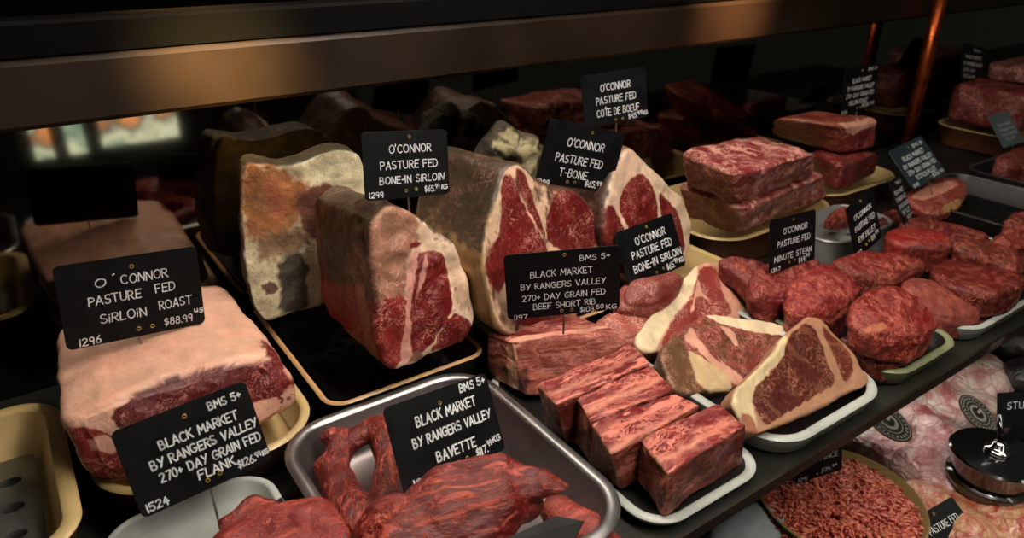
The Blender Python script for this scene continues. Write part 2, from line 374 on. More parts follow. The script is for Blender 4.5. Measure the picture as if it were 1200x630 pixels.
# ------------------------------------------------------------------ trays
def rrect(x0, x1, y0, y1, r, z, n=10):
    P = []
    for cx, cy, a0 in ((x1-r, y1-r, 0), (x0+r, y1-r, 90), (x0+r, y0+r, 180), (x1-r, y0+r, 270)):
        for k in range(n+1):
            a = math.radians(a0+90*k/n); P.append((cx+r*math.cos(a), cy+r*math.sin(a), z))
    return P
def tray(label, x0, x1, y0, y1, z1, mats, r=.03, rim=.006, slope=.012, z0=.001, floor=None, insert=None, name='tray', cat='tray', lip=.0015, group=None, rod=False):
    """mats = (outer, rim, inner); insert = (material, hole pitch, hole radius)"""
    t = thing(name, label, cat, ((x0+x1)/2, (y0+y1)/2, z0), group)
    def ring(i, z): return rrect(x0+i, x1-i, y0+i, y1-i, max(r-i, .004), z)
    fl = floor if floor is not None else z0+.004
    b = MB(); s = slope
    prof = [(s+.004, z0, 0), (s, z0+.002, 0), (s*.35, z1-.006, 0), (.0008, z1-.003, 0), (0, z1-.0012, 1), (.0012, z1, 1), (rim*.5, z1+.0006, 1), (rim-.001, z1, 1), (rim, z1-.0015, 2), (rim+s*.65, fl+.004, 2), (rim+s+.003, fl, 2), (rim+s+.02, fl, 2)]
    b.rings([ring(i, z) for i, z, _ in prof], cap0=True, cap1=True, mis=[q[2] for q in prof][:-1])
    o = b.build('tray_body', list(mats), t); auto_sharp(o, 50)
    if insert:
        im, pitch, hr = insert; i0 = rim+s+.002; X0, X1, Y0, Y1 = x0+i0, x1-i0, y0+i0, y1-i0; zt = fl+.004; q = MB()
        nx, ny = int((X1-X0-.012)/pitch), int((Y1-Y0-.012)/pitch); gx, gy = (X0+X1)/2-nx*pitch/2, (Y0+Y1)/2-ny*pitch/2; nn = 16
        inner = [(gx, gy), (gx+nx*pitch, gy+ny*pitch)]
        def sq(k):                                          # nn points around the unit square matching the circle
            a = 2*math.pi*k/nn; c, s_ = math.cos(a), math.sin(a); mx = max(abs(c), abs(s_)); return c/mx, s_/mx
        for i in range(nx):
            for j in range(ny):
                cx, cy = gx+(i+.5)*pitch, gy+(j+.5)*pitch
                o_ = [(cx+sq(k)[0]*pitch/2, cy+sq(k)[1]*pitch/2, zt) for k in range(nn)]
                if (i+j) % 2: q.add(o_, [tuple(range(nn))]); continue
                rx, ry = hr*1.25, hr*.9
                c1 = [(cx+rx*math.cos(2*math.pi*k/nn), cy+ry*math.sin(2*math.pi*k/nn), zt) for k in range(nn)]
                c2 = [(a, b_, zt-.003) for a, b_, _ in c1]
                q.rings([o_, c1, c2], cap0=False, cap1=False); q.add(c2, [tuple(range(nn))], 1)  # black cap paints in the shade down each hole
        rr = rrect(X0, X1, Y0, Y1, max(r-i0, .006), zt, 10); m = len(rr)     # plate margin from the grid rectangle out to the rounded edge
        cx, cy = (X0+X1)/2, (Y0+Y1)/2; inn = []
        for (a, b_, _) in rr: inn.append((min(max(a, gx), gx+nx*pitch), min(max(b_, gy), gy+ny*pitch), zt))
        q.rings([inn, rr, [(a, b_, zt-.0015) for a, b_, _ in rr]], cap0=False, cap1=False)
        io = q.build('perforated_insert', [im, blackmat], t, smooth=False)
    return t

# ------------------------------------------------------------------ hand lettering (strokes on a 4 x 6 grid)
def arc(cx, cy, rx, ry, a0, a1, n=9): return [(cx+rx*math.cos(math.radians(a0+(a1-a0)*k/n)), cy+ry*math.sin(math.radians(a0+(a1-a0)*k/n))) for k in range(n+1)]
GL = {
 'A': ([[(0, 0), (2, 6), (4, 0)], [(.8, 2), (3.2, 2)]], 4), 'B': ([[(0, 0), (0, 6)], [(0, 6)]+arc(1.4, 4.6, 1.5, 1.4, 90, -90)+[(0, 3.2)], [(0, 3.2)]+arc(1.6, 1.6, 1.9, 1.6, 90, -90)+[(0, 0)]], 3.6),
 'C': ([arc(2.2, 3, 2.2, 3, 50, 310, 12)], 3.8), 'D': ([[(0, 0), (0, 6)], [(-.3, 6), (1, 6)]+arc(1.2, 3, 2.5, 3, 80, -80)+[(-.3, 0)]], 3.8),
 'E': ([[(3.2, 6), (0, 6), (0, 0), (3.2, 0)], [(0, 3.1), (2.7, 3.1)]], 3.2), 'F': ([[(3.2, 6), (0, 6), (0, 0)], [(0, 3.1), (2.6, 3.1)]], 3.2),
 'G': ([arc(2.2, 3, 2.2, 3, 50, 330, 12)+[(4.1, 2.7), (2.5, 2.7)]], 4.2), 'H': ([[(0, 0), (0, 6)], [(3.6, 0), (3.6, 6)], [(0, 3), (3.6, 3)]], 3.6),
 'I': ([[(0, 0), (0, 6)]], .4), 'K': ([[(0, 0), (0, 6)], [(3.2, 6), (0, 2.6)], [(.9, 3.5), (3.4, 0)]], 3.4), 'L': ([[(0, 6), (0, 0), (3, 0)]], 3),
 'M': ([[(0, 0), (.4, 6), (2.3, 2), (4.2, 6), (4.6, 0)]], 4.6), 'N': ([[(0, 0), (.1, 6), (3.5, 0), (3.6, 6)]], 3.6), 'O': ([arc(2.1, 3, 2.1, 3, 100, 460, 16)], 4.2),
 'P': ([[(0, 0), (0, 6)], [(-.2, 5.8), (1.2, 6)]+arc(1.4, 4.4, 1.8, 1.5, 80, -90)+[(0, 2.9)]], 3.2), 'R': ([[(0, 0), (0, 6)], [(-.2, 5.8), (1.2, 6)]+arc(1.4, 4.5, 1.7, 1.5, 80, -90)+[(0, 3)], [(1.2, 3), (3.4, 0)]], 3.4),
 'S': ([arc(1.8, 4.5, 1.6, 1.5, 40, 260, 9)+arc(1.7, 1.5, 1.7, 1.5, 80, -150, 9)], 3.4), 'T': ([[(0, 6), (4, 6)], [(2, 6), (2, 0)]], 4),
 'U': ([[(0, 6), (0, 2)]+arc(1.8, 1.9, 1.8, 1.9, 190, 350)+[(3.6, 2), (3.6, 6)]], 3.6), 'V': ([[(0, 6), (1.8, 0), (3.7, 6)]], 3.7), 'W': ([[(0, 6), (1.1, 0), (2.5, 4.5), (3.9, 0), (5, 6)]], 5),
 'Y': ([[(0, 6), (1.8, 3)], [(3.7, 6), (1.2, 0)]], 3.7), "'": ([[(.3, 6.6), (0, 5.2)]], .4), '-': ([[(0, 2.8), (2, 2.8)]], 2), '+': ([[(0, 3), (2.8, 3)], [(1.4, 4.4), (1.4, 1.6)]], 2.8),
 '.': ([[(0, .1), (.2, .3)]], .3), '$': ([arc(1.8, 4.3, 1.4, 1.2, 40, 260, 9)+arc(1.7, 1.9, 1.5, 1.2, 80, -150, 9), [(1.8, 6.4), (1.6, -.3)]], 3.2),
 '0': ([arc(1.6, 3, 1.6, 3, 100, 460, 14)], 3.2), '1': ([[(0, 0), (.1, 6)]], .4), '2': ([arc(1.6, 4.5, 1.5, 1.5, 160, -30, 8)+[(0, 0), (3.3, 0)]], 3.3),
 '3': ([[(.1, 6), (2.9, 6), (1.2, 3.6)]+arc(1.3, 1.8, 1.7, 1.8, 80, -150, 9)], 3.1), '4': ([[(1.6, 6), (0, 2.4), (3.2, 2.4)], [(2.3, 4), (2.2, 0)]], 3.3), '5': ([[(3, 6), (.4, 6), (.2, 3.5)]+arc(1.4, 1.9, 1.7, 1.9, 110, -150, 9)], 3.1),
 '6': ([[(2.6, 6), (.6, 3.2)]+arc(1.6, 1.6, 1.5, 1.6, 170, -190, 12)], 3.1), '7': ([[(0, 6), (3.1, 6), (1.1, 0)]], 3.1), '8': ([arc(1.6, 4.5, 1.3, 1.4, 270, -90, 12), arc(1.6, 1.6, 1.6, 1.6, 90, 450, 12)], 3.2),
 '9': ([arc(1.5, 4.3, 1.4, 1.6, 10, 370, 12)+[(2.5, 0)]], 3), '^': ([[(.4, 7), (1.4, 8), (2.4, 7)]], 0), 'g': ([arc(1.3, 2.4, 1.2, 1.6, 20, 340, 10), [(2.5, 4), (2.5, -1.2), (1.3, -2), (.1, -1.4)]], 2.8), 'u': ([[(0, 4), (.1, 1), (1.2, .2), (2.3, 1.2), (2.4, 4)], [(2.4, 4), (2.6, .1)]], 2.8),
 'i': ([[(0, 0), (0, 3.8)], [(0, 5.2), (.1, 5.5)]], .4),
}
def strokes(text, rnd):
    x = 0; out = []
    for ch in text:
        if ch == ' ': x += 3.2; continue
        g, w = GL[ch]; dy = rnd.uniform(-.25, .25); sl = rnd.uniform(-.04, .09)
        for st in g:
            out.append([(x+px+sl*py+rnd.uniform(-.07, .07), py+dy+rnd.uniform(-.07, .07)) for px, py in st])
        x += w+1.25 if ch != '^' else 0
    return out, max(x-1.25, .5)
def ribbon(mb, pts, w, P):
    """flat paint stroke with round ends; P maps (x, y) to a 3D point"""
    pts = [np.array(p, float) for p in pts]; n = len(pts)
    for k in range(n-1):
        a, b = pts[k], pts[k+1]; d = b-a; l = np.linalg.norm(d)
        if l < 1e-7: continue
        t = d/l; m = np.array([-t[1], t[0]])*w/2
        ang = math.atan2(t[1], t[0]); poly = []
        for q in range(7): an = ang+math.pi/2+math.pi*q/6; poly.append(a+np.array([math.cos(an), math.sin(an)])*w/2)
        for q in range(7): an = ang-math.pi/2+math.pi*q/6; poly.append(b+np.array([math.cos(an), math.sin(an)])*w/2)
        mb.add([P(*q) for q in poly], [tuple(range(14))])

def fit_board(corners, y, fix=None):
    """TL TR BR BL seen in the photo -> the rectangle in space whose foot stands at depth y"""
    bot = WY((corners[2][0]+corners[3][0])/2, (corners[2][1]+corners[3][1])/2, y); best = None
    for az in (range(-36, 37, 3) if fix is None else [fix[0]]):
        for ti in (range(0, 51, 3) if fix is None else [fix[1]]):
            pl = Plane(bot, az, ti)
            try: q = [pl.hit(*c) for c in corners]
            except ZeroDivisionError: continue
            e = [q[1]-q[0], q[2]-q[1], q[3]-q[2], q[0]-q[3]]; l = [np.linalg.norm(v) for v in e]
            if max(l) > .5: continue
            W_, H_ = (l[0]+l[2])/2, (l[1]+l[3])/2
            err = abs(l[0]-l[2])/W_+abs(l[1]-l[3])/H_+3*abs((e[0]@e[1])/(l[0]*l[1]))+.5*abs(W_/H_-1.42)+.9*abs(W_-.100)/.1+.002*abs(ti-12)+.001*abs(az)
            if best is None or err < best[0]: best = (err, pl, q, W_, H_)
    _, pl, q, W_, H_ = best; print('SIGN', corners[0], round(W_, 3), round(H_, 3), round(best[0], 2), [round(float(v), 2) for v in pl.n])
    c = sum(q)/4; x = nrm((q[1]-q[0])+(q[2]-q[3])); n = pl.n; yv = np.cross(n, x)
    return c, x, yv, n, W_, H_
SIGNS = []
def sign(label, corners, y, lines, pin=None, eyelets=((.5, .1), (.46, .92), (.56, .92)), sw=.013, group=None, seed=0, cat='sign', mat_b=None, fix=None):
    c, x, yv, n, w, h = fit_board(corners, y, fix); rnd = random.Random(seed+len(label))
    foot = c-yv*h/2
    t = thing('price_sign', label, cat, tuple(foot), group)
    P = lambda u, v, d=0.: c+x*(u-.5)*w+yv*(.5-v)*h+n*d
    out = rrect(0, w, 0, h, h*.07, 0, 6); b = MB(); th = .0011
    to = lambda pts, d, g=1.: [c+x*((p[0]-w/2)*g)+yv*((p[1]-h/2)*g)+n*d for p in pts]
    b.rings([to(out, -th, .992), to(out, -th*.6), to(out, -.0003), to(out, 0., .994)])
    auto_sharp(b.build('board', mat_b or board_m, t), 40)
    mb = MB()
    for ln in lines:
        text, u0, u1, v, hh = ln[:5]; sc = ln[5] if len(ln) > 5 else 1.
        st, tw = strokes(text, rnd); sx = (u1-u0)*w/tw; hh = hh*.86; sy = hh*h/6
        for s_ in st:
            ribbon(mb, [(u0*w+px*sx, (1-v)*h-hh*h/2+py*sy) for px, py in s_], sw*h*sc*1.35, lambda a, b_: c+x*(a-w/2)+yv*(b_-h/2)+n*.0003)
    mb.build('writing', chalk, t, smooth=False)
    for (u, v) in eyelets:
        e = MB(); R = []
        cc = P(u, v, .0002)
        for k in range(17):
            a = 2*math.pi*k/16; d = x*math.cos(a)+yv*math.sin(a); R.append([cc+d*(h*.020+h*.007*math.cos(q))+n*(h*.007*math.sin(q)) for q in np.linspace(0, 2*math.pi, 6, endpoint=False)])
        e.rings(R, cap0=False, cap1=False); e.build('eyelet', brass, t)
    m2 = MB()
    if pin is not None:
        a = P(.51, .93, -th-.0008); z1, yy = pin
        e_ = foot+np.array([0, 0, -z1])+np.array([0, yy, 0])
        m2.tube([a, foot-n*(th+.0008), e_], .0009, 6); m2.build('pin', wire, t)
    return t
OC = "O'CONNOR"; PF = 'PASTURE FED'
sign("black sign reading sirloin roast, pinned in the big fat-topped roast", [(62, 311), (231, 289), (240, 377), (77, 413)], .575,
     [("O", .25, .32, .27, .11), ("'", .375, .39, .22, .06), ("CONNOR", .43, .76, .27, .12), ("PASTURE", .19, .55, .47, .12), ("FED", .66, .80, .45, .12), ("SiRLOiN", .25, .57, .70, .12), ("ROAST", .67, .91, .66, .12), ("$88.99", .69, .90, .885, .10), ("ug", .925, .99, .80, .07), ("1296", .09, .23, .93, .10)],
     eyelets=((.515, .13), (.50, .90), (.60, .90)), pin=(.03, .0), sw=.010)
sign("black sign reading flank, leaning over the white tray in front", [(128, 509), (285, 444), (321, 540), (168, 606)], .43,
     [("BMS 5+", .68, .93, .13, .10), ("BLACK MARKET", .27, .86, .33, .115), ("BY RANGERS VALLEY", .17, .98, .50, .115), ("270+ DAY GRAIN FED", .20, .97, .665, .115), ("FLANK", .45, .73, .81, .115), ("$126.", .74, .88, .88, .10), ("99", .885, .93, .855, .06), ("KG", .945, .99, .87, .06), ("1524", .05, .20, .915, .10)],
     eyelets=((.50, .13), (.50, .90), (.60, .88)), pin=(.055, -.005), sw=.0125)
sign("black sign reading bavette, standing in the dark steel tray", [(446.5, 479), (569, 436), (593, 526), (476, 580)], .345,
     [("BMS 5+", .70, .96, .08, .11), ("BLACK MARKET", .24, .82, .28, .13), ("BY RANGERS VALLEY", .17, .93, .50, .12), ("BAVETTE", .34, .72, .75, .13), ("$117.", .70, .82, .89, .10), ("99", .83, .87, .84, .07), ("KG", .89, .97, .82, .08), ("1055", .10, .26, .93, .10)],
     eyelets=((.49, .16), (.50, .92), (.61, .90)), pin=(.03, .0), sw=.0135)
sign("black sign reading bone-in sirloin above the standing white-rimmed joint", [(424, 155), (524, 151), (527, 227), (427, 236)], .515,
     [(OC, .30, .79, .26, .13), (PF, .19, .86, .50, .13), ("BONE-IN SIRLOIN", .17, .93, .72, .12), ("$65.", .69, .81, .89, .10), ("99", .82, .87, .86, .08), ("KG", .90, .97, .88, .07), ("1299", .05, .20, .92, .09)],
     eyelets=((.54, .09), (.47, .89), (.59, .88)), pin=(.03, .0), sw=.0115)
sign("black sign reading T-bone, tilted to the right over the tall T-bone joint", [(641, 139), (733, 155), (715, 228), (631, 212)], .53,
     [(OC, .28, .76, .30, .14), (PF, .18, .80, .56, .14), ("T-BONE", .27, .63, .78, .14), ("$65.", .63, .78, .90, .11), ("99", .79, .85, .87, .08), ("KG", .88, .96, .90, .08), ("1009", .02, .17, .98, .09)],
     eyelets=((.56, .09), (.40, .92), (.50, .91)), pin=(.03, .0), sw=.0125)
sign("black sign reading cote de boeuf, rearmost sign in the middle with its top line faded", [(682, 90), (756, 77), (760, 137), (684, 151)], .60,
     [(OC, .28, .74, .28, .15), (PF, .20, .82, .52, .15), ("CO^TE DE BOEUF", .20, .86, .76, .15), ("$95.", .68, .82, .92, .11), ("99", .83, .90, .88, .08), ("KG", .92, .99, .90, .08)],
     eyelets=((.48, .93), (.59, .93)), pin=(.05, .0), sw=.0125)
sign("black sign reading beef short rib, standing behind the row of short ribs", [(590, 299), (727, 287), (726, 362), (595, 375)], .440,
     [("BMS 5+", .65, .91, .14, .09), ("BLACK MARKET", .22, .76, .33, .11), ("BY RANGERS VALLEY", .13, .87, .51, .10), ("270+ DAY GRAIN FED", .14, .87, .685, .10), ("BEEF SHORT RIB", .23, .78, .83, .10), ("$108.", .64, .78, .945, .09), ("50", .79, .85, .92, .07), ("KG", .88, .97, .94, .08), ("1197", .06, .17, .97, .08)],
     eyelets=((.52, .07), (.48, .93), (.57, .93)), pin=(.02, .0), sw=.0085)
sign("black sign reading bone-in sirloin, leaning between the T-bone steaks and the far joint", [(722, 273), (787, 249), (804, 310), (736, 340)], .475,
     [(OC, .28, .80, .26, .15), (PF, .17, .86, .48, .15), ("BONE-IN SIRLOIN", .14, .97, .71, .14), ("$65.", .66, .80, .90, .12), ("99", .81, .87, .85, .09), ("KG", .90, .98, .87, .09), ("1299", .04, .20, .95, .10)],
     eyelets=((.52, .08), (.48, .91), (.60, .89)), pin=(.05, .005), sw=.0145)
sign("black sign reading minute steak, standing in the folded minute steaks", [(904, 259), (956, 244), (955, 304), (900, 321)], .41,
     [(OC, .28, .80, .27, .12), (PF, .16, .87, .49, .12), ("MINUTE STEAK", .10, .92, .76, .12), ("$49.", .62, .78, .92, .11), ("99", .79, .87, .87, .08), ("1347", .04, .22, .95, .08)],
     eyelets=((.50, .09), (.42, .89), (.54, .88)), pin=(.02, .0), sw=.0125)
sign("black sign reading eye fillet, turned edgewise beside the steel dish", [(991, 247), (1020.5, 218), (1035, 279), (1003.5, 302)], .395,
     [(OC, .20, .84, .28, .10), (PF, .16, .88, .48, .11), ("EYE FILLET", .20, .84, .70, .11), ("$59.", .62, .78, .86, .10), ("99", .80, .90, .82, .08), ("1347", .04, .22, .92, .08)],
     eyelets=((.52, .07), (.42, .88), (.54, .86)), pin=(.02, .0), sw=.0125, fix=(0, 15))
sign("narrow black sign turned almost edge-on behind the thick red fillet", [(1042, 212), (1055, 206), (1070, 252), (1058, 265)], .40,
     [("BMS 5+", .55, .95, .12, .08), ("BLACK MARKET", .15, .9, .30, .10), ("BY RANGERS VALLEY", .1, .95, .46, .10), ("270+ DAY GRAIN FED", .1, .95, .62, .10), ("EYE FILLET", .2, .85, .78, .10), ("$126.99", .5, .95, .92, .08)], pin=(.02, .0), sw=.0125)
sign("slate blue sign tilted above the steak in the black perforated tray", [(1043, 176), (1080, 159), (1108, 201), (1069, 224)], .47,
     [("BMS 5+", .62, .92, .13, .09), ("BLACK MARKET", .2, .82, .31, .12), ("BY RANGERS VALLEY", .1, .94, .48, .11), ("270+ DAY GRAIN FED", .1, .94, .64, .11), ("SCOTCH FILLET", .22, .82, .80, .11), ("$136.99", .62, .96, .92, .09), ("1195", .04, .2, .93, .08)], pin=(.025, -.01), sw=.0125, mat_b=plain('faded_slate_board', (38, 52, 58), .5, var=.15))
sign("black sign with small white lines above the stacked roast by the bronze post", [(993, 81), (1030, 73), (1025, 126), (983, 135)], .60,
     [("BMS 5+", .68, .95, .10, .08), ("BLACK MARKET", .25, .80, .30, .10), ("BY RANGERS VALLEY", .12, .90, .46, .10), ("270+ DAY GRAIN FED", .10, .92, .62, .10), ("SIRLOIN ROAST", .2, .75, .78, .10), ("$126.99", .6, .96, .88, .09), ("1195", .02, .17, .95, .08)], pin=(.02, .0), sw=.011)
sign("dim black sign standing beyond the bronze post", [(1127, 50), (1155, 56), (1152, 96), (1127, 92)], .66,
     [("BMS 5+", .5, .8, .14, .08), ("BLACK MARKET", .15, .85, .34, .10), ("BY RANGERS VALLEY", .1, .9, .54, .10), ("270+ DAY", .1, .6, .72, .10), ("$126.99", .1, .6, .9, .09)], pin=(.04, .0), sw=.011)
sign("pale grey faded sign tilted at the right edge", [(1155, 135), (1183, 131), (1199, 164), (1179, 174)], .52,
     [("BLACK MARKET", .2, .85, .35, .09), ("BY RANGERS VALLEY", .15, .9, .5, .09), ("270+ DAY GRAIN FED", .15, .9, .65, .09), ("RUMP", .3, .7, .8, .09)], pin=(.03, .0), sw=.009, mat_b=plain('pale_grey_board', (96, 112, 116), .5, var=.15))

# ================================================================== SETTING
def struct(name, mb, m, smooth=False): o = mb.build(name, m, None, smooth); o['kind'] = 'structure'; return o
b = MB(); b.box((-1.2, .2505, -.0095), (3.2, .742, 0)); struct('floor', b, shelf_m)                       # shelf deck the trays stand on
b = MB(); b.box((-1.2, .2475, -.0095), (3.2, .2503, .0012)); setp(struct('trim_1', b, rail_m))           # dark timber lip along the deck's front
mir, n_, b_ = mat('smoked_mirror'); b_.inputs['Base Color'].default_value = (.15, .135, .115, 1); b_.inputs['Metallic'].default_value = 1; b_.inputs['Roughness'].default_value = .045
b = MB(); b.box((-1.2, .725, -.02), (3.2, .742, .62)); struct('wall_back', b, mir)
# bronze rail under the mirror's top
b = MB(); yy0, yy1 = .690, .7245
prof = [(yy1, .250), (yy0+.004, .250), (yy0, .254), (yy0, .300), (yy0+.004, .306), (yy1, .306)]
b.rings([[(x, y, z) for y, z in prof] for x in (-1.2, 3.2)])
setp(b.build('mirror_rail', bronze, None, False), 'broad bronze rail running along the top of the smoked mirror', 'rail')
b = MB(); b.box((-1.2, .690, .3065), (3.2, .7245, .33)); struct('ceiling', b, plain('black_case_top', (7, 7, 6), .9, spec=.1))
# posts
def post(x, y, label, r=.011):
    t = thing('mirror_post', label, 'post', (x, y, 0)); P = [(x, y, .0005), (x, y, .33)]; b = MB()
    R = [[(x+a*r*s, y+c*r*s, z) for a, c in [(math.cos(q), math.sin(q)) for q in np.linspace(0, 2*math.pi, 24, endpoint=False)]] for z, s in ((.006, 1), (.16, 1), (.330, 1))]
    b.rings(R); b.build('shaft', plain('polished_copper_post', (170, 78, 36), .3, .9, var=.4, vscale=30), t)
    b = MB(); R = [[(x+math.cos(q)*r*s, y+math.sin(q)*r*s, z) for q in np.linspace(0, 2*math.pi, 24, endpoint=False)] for z, s in ((.0005, 1.7), (.004, 1.7), (.006, 1.2))]; b.rings(R); b.build('foot', bronze, t)
    b = MB(); R = [[(x+math.cos(q)*r*s, y+math.sin(q)*r*s, z) for q in np.linspace(0, 2*math.pi, 24, endpoint=False)] for z, s in ((.330, 1.2), (.334, 1.7), (.345, 1.7))]; b.rings(R); b.build('collar', bronze, t)
post(1.375, .672, 'copper-coloured round post rising at the joint of the mirror')
# lower counter
LZ = -.20
b = MB(); b.box((-1.2, -.6, LZ-.03), (3.2, .6, LZ)); struct('floor_lower', b, plain('dark_lower_deck', (26, 25, 22), .5, var=.3))
b = MB(); b.box((-1.2, .45, LZ), (3.2, .47, -.021)); struct('wall_lower', b, plain('dark_riser', (20, 18, 15), .7))

# ================================================================== TRAYS
tray('cream tray with a perforated steel floor, empty, at the left edge', -.215, -.027, .44, .637, .042, (brown, cream, cream), r=.035, rim=.012, slope=.012, insert=(greyplate, .0165, .0062))
tray('cream oval tray holding the fat-topped sirloin roast', -.018, .146, .468, .70, .036, (brown, cream, cream), r=.05, rim=.008)
tray('dark tray with a thin tan rim and black perforated floor under the white-rimmed joint', .156, .316, .49, .712, .036, (darkside, tanrim, blackmat), r=.02, rim=.005, insert=(blackplate, .0125, .0042))
tray('dark tray with a thin tan rim mostly hidden under the tall T-bone joint', .332, .500, .49, .712, .036, (darkside, tanrim, blackmat), r=.02, rim=.005)
tray('cream tray under the far T-bone joint, only its right end showing', .512, .655, .46, .66, .040, (brown, cream, cream), r=.04, rim=.008)
tray('cream tray under the two stacked rib racks', .672, .925, .515, .712, .046, (brown, cream, cream), r=.05, rim=.008)
tray('cream tray under the stacked roast beside the bronze post', .935, 1.145, .545, .712, .042, (brown, cream, cream), r=.05, rim=.008)
tray('large worn steel tray holding the bavette', .102, .288, .252, .480, .040, (darksteel, steel, darksteel), r=.045, rim=.010, slope=.016)
tray('small dark steel tray at the bottom left, only its rim in view', -.215, -.032, .252, .430, .034, (darksteel, steel, darksteel), r=.04, rim=.009)
tray('white enamel tray under the flank sign', -.024, .094, .252, .474, .020, (whitetray, whitetray, whitetray), r=.03, rim=.006, slope=.006)
tray('white tray under the row of short ribs', .300, .428, .253, .488, .012, (whitetray, whitetray, blackmat), r=.03, rim=.008, slope=.008)  # inside painted black for the shade around the ribs
tray('white-rimmed tray holding the three T-bone steaks', .436, .602, .252, .478, .020, (whitetray, whitetray, blackmat), r=.04, rim=.009, slope=.006)
tray('pale green-white tray under the folded minute steaks', .611, .740, .256, .480, .020, (greenwhite, greenwhite, blackmat), r=.03, rim=.008, slope=.006)
tray('white-rimmed tray under the eye fillet steaks', .748, .935, .256, .425, .020, (whitetray, whitetray, blackmat), r=.04, rim=.007, slope=.006)
tray('round-ended steel dish with a perforated floor, between the minute steak and eye fillet signs', .765, .905, .425, .510, .056, (dish_m, dish_m, dish_m), r=.026, rim=.003, slope=.004, floor=.028, insert=(dish_m, .0145, .0045), cat='dish', name='steel_dish')
tray('black perforated tray with a single steak at its left end', 1.052, 1.245, .285, .522, .036, (darksteel, darksteel, blackmat), r=.03, rim=.006, insert=(blackplate, .0145, .005))
tray('steel tray edge at the far right under the red trimmings', .945, 1.045, .256, .440, .020, (steel, steel, blackmat), r=.02, rim=.007, slope=.006)
tray('cream tray beyond the bronze post', 1.50, 1.72, .50, .70, .042, (brown, cream, cream), r=.05, rim=.008)
tray('black tray beyond the bronze post with a red steak', 1.27, 1.50, .30, .522, .036, (darksteel, darksteel, blackmat), r=.03, rim=.006)

# ================================================================== MEAT
FAT = (226, 196, 166); FATP = (220, 168, 148); LEAN = (150, 34, 36); LEAND = (110, 24, 26); CRUST = (100, 76, 48)
def tag(o, label, cat, group=None, kind=None): return setp(o, label, cat, group, kind)

# --- sirloin roast with a thick fat cap
pl = Plane((0.05, .498, .06), 0, 14)
pts = [(72, 492), (100, 478), (140, 460), (200, 436), (250, 422), (300, 414), (326, 416), (340, 440), (352, 462), (348, 478), (310, 500), (250, 528), (200, 552), (150, 566), (112, 566), (92, 548), (88, 524), (74, 508)]
zs = [Z(pl, [(66, 500), (140, 462), (200, 436), (250, 420), (300, 410), (335, 405), (330, 390), (60, 420)], (228, 172, 148), .25),
      Z(pl, [(140, 474), (160, 462), (200, 444), (250, 430), (300, 424), (318, 422), (332, 436), (338, 452), (326, 464), (300, 468), (270, 478), (230, 488), (190, 500), (165, 505), (138, 500), (128, 488)], (118, 24, 28), 1.1),
      Z(pl, [(76, 502), (100, 500), (130, 506), (155, 515), (190, 512), (180, 560), (140, 570), (100, 566), (86, 545), (88, 522)], (160, 36, 38), 1.3),
      Z(pl, [(108, 512), (122, 506), (136, 514), (138, 526), (124, 532), (112, 524)], (222, 168, 150), .2),
      Z(pl, [(262, 520), (300, 498), (340, 478), (352, 470), (352, 462), (346, 452), (330, 466), (300, 474), (262, 486)], (228, 176, 152), .3),
      Z(pl, [(270, 514), (300, 499), (330, 487), (334, 492), (300, 508), (272, 522)], (160, 50, 46), .8)]
zs.append(Z(Plane((.1, .6, .105), 0, 90), [(300, 374), (316, 380), (332, 402), (344, 430), (336, 440), (322, 420), (308, 398)], (140, 30, 34), 1., cosmin=.1, jit=.004))
o = cut('sirloin_roast', pl, pts, (0.006, .165, -.008), MM['fatty'], (222, 168, 148), .35, zs, round_=.012, crown=.006, lump=(.0045, 26), rough=(.0016, 60), back=.93,
        sides=[((1, -.1, 0), (150, 36, 38), 1., .70), ((0, 0, 1), (230, 178, 152), .25, .25)], bulge=.03)
o.data.materials[0] = meat_mat('sirloin_roast_face', 75, width=.06, fat=(212, 130, 120), rough=.4, bump=.3, var=.2)
tag(o, 'big raw sirloin roast with a thick pale pink fat cap, in the left cream tray', 'meat')

# --- large aged slab standing at the back
pl = Plane((.2, .64, .12), 4, 10)
pts = [(281, 193), (305, 189), (327, 195), (356, 188), (378, 177), (400, 173), (428, 180), (432, 250), (424, 300), (400, 345), (376, 359), (334, 370), (310, 377), (298, 365), (292, 343), (286, 306), (283, 270)]
zs = [Z(pl, [(280, 196), (302, 188), (330, 200), (356, 206), (362, 228), (350, 258), (332, 285), (300, 290), (284, 262)], (168, 100, 54), .6, jit=.008, blend=.004),
      Z(pl, [(345, 225), (391, 210), (396, 262), (385, 278), (366, 280), (352, 262), (346, 245)], (120, 62, 50), .4, jit=.005, blend=.002),
      Z(pl, [(300, 278), (350, 264), (368, 280), (345, 296), (325, 304), (300, 306)], (138, 106, 78), .4, jit=.006, blend=.003),
      Z(pl, [(332, 300), (350, 292), (364, 312), (358, 332), (366, 360), (345, 367), (326, 368), (330, 338), (322, 316)], (72, 62, 52), .2, jit=.004, blend=.002),
      Z(pl, [(304, 336), (318, 328), (328, 338), (314, 349)], (104, 74, 62), .2, jit=.003),
      Z(pl, [(310, 208), (322, 205), (334, 250), (324, 262), (314, 240)], (196, 100, 68), .3, jit=.004, blend=.003)]
o = cut('aged_beef_slab', pl, pts, (.006, .034, 0), MM['crust'], (216, 204, 168), .4, zs, round_=.004, lump=(.004, 26), rough=(.0026, 45),
        sides=[((-1, 0, 0), (40, 32, 24), .3, .45), ((0, 0, 1), (60, 52, 36), .3, .6)])
tag(o, 'large dry-aged slab of beef with a cream and orange-brown crust, standing at the back left', 'meat')

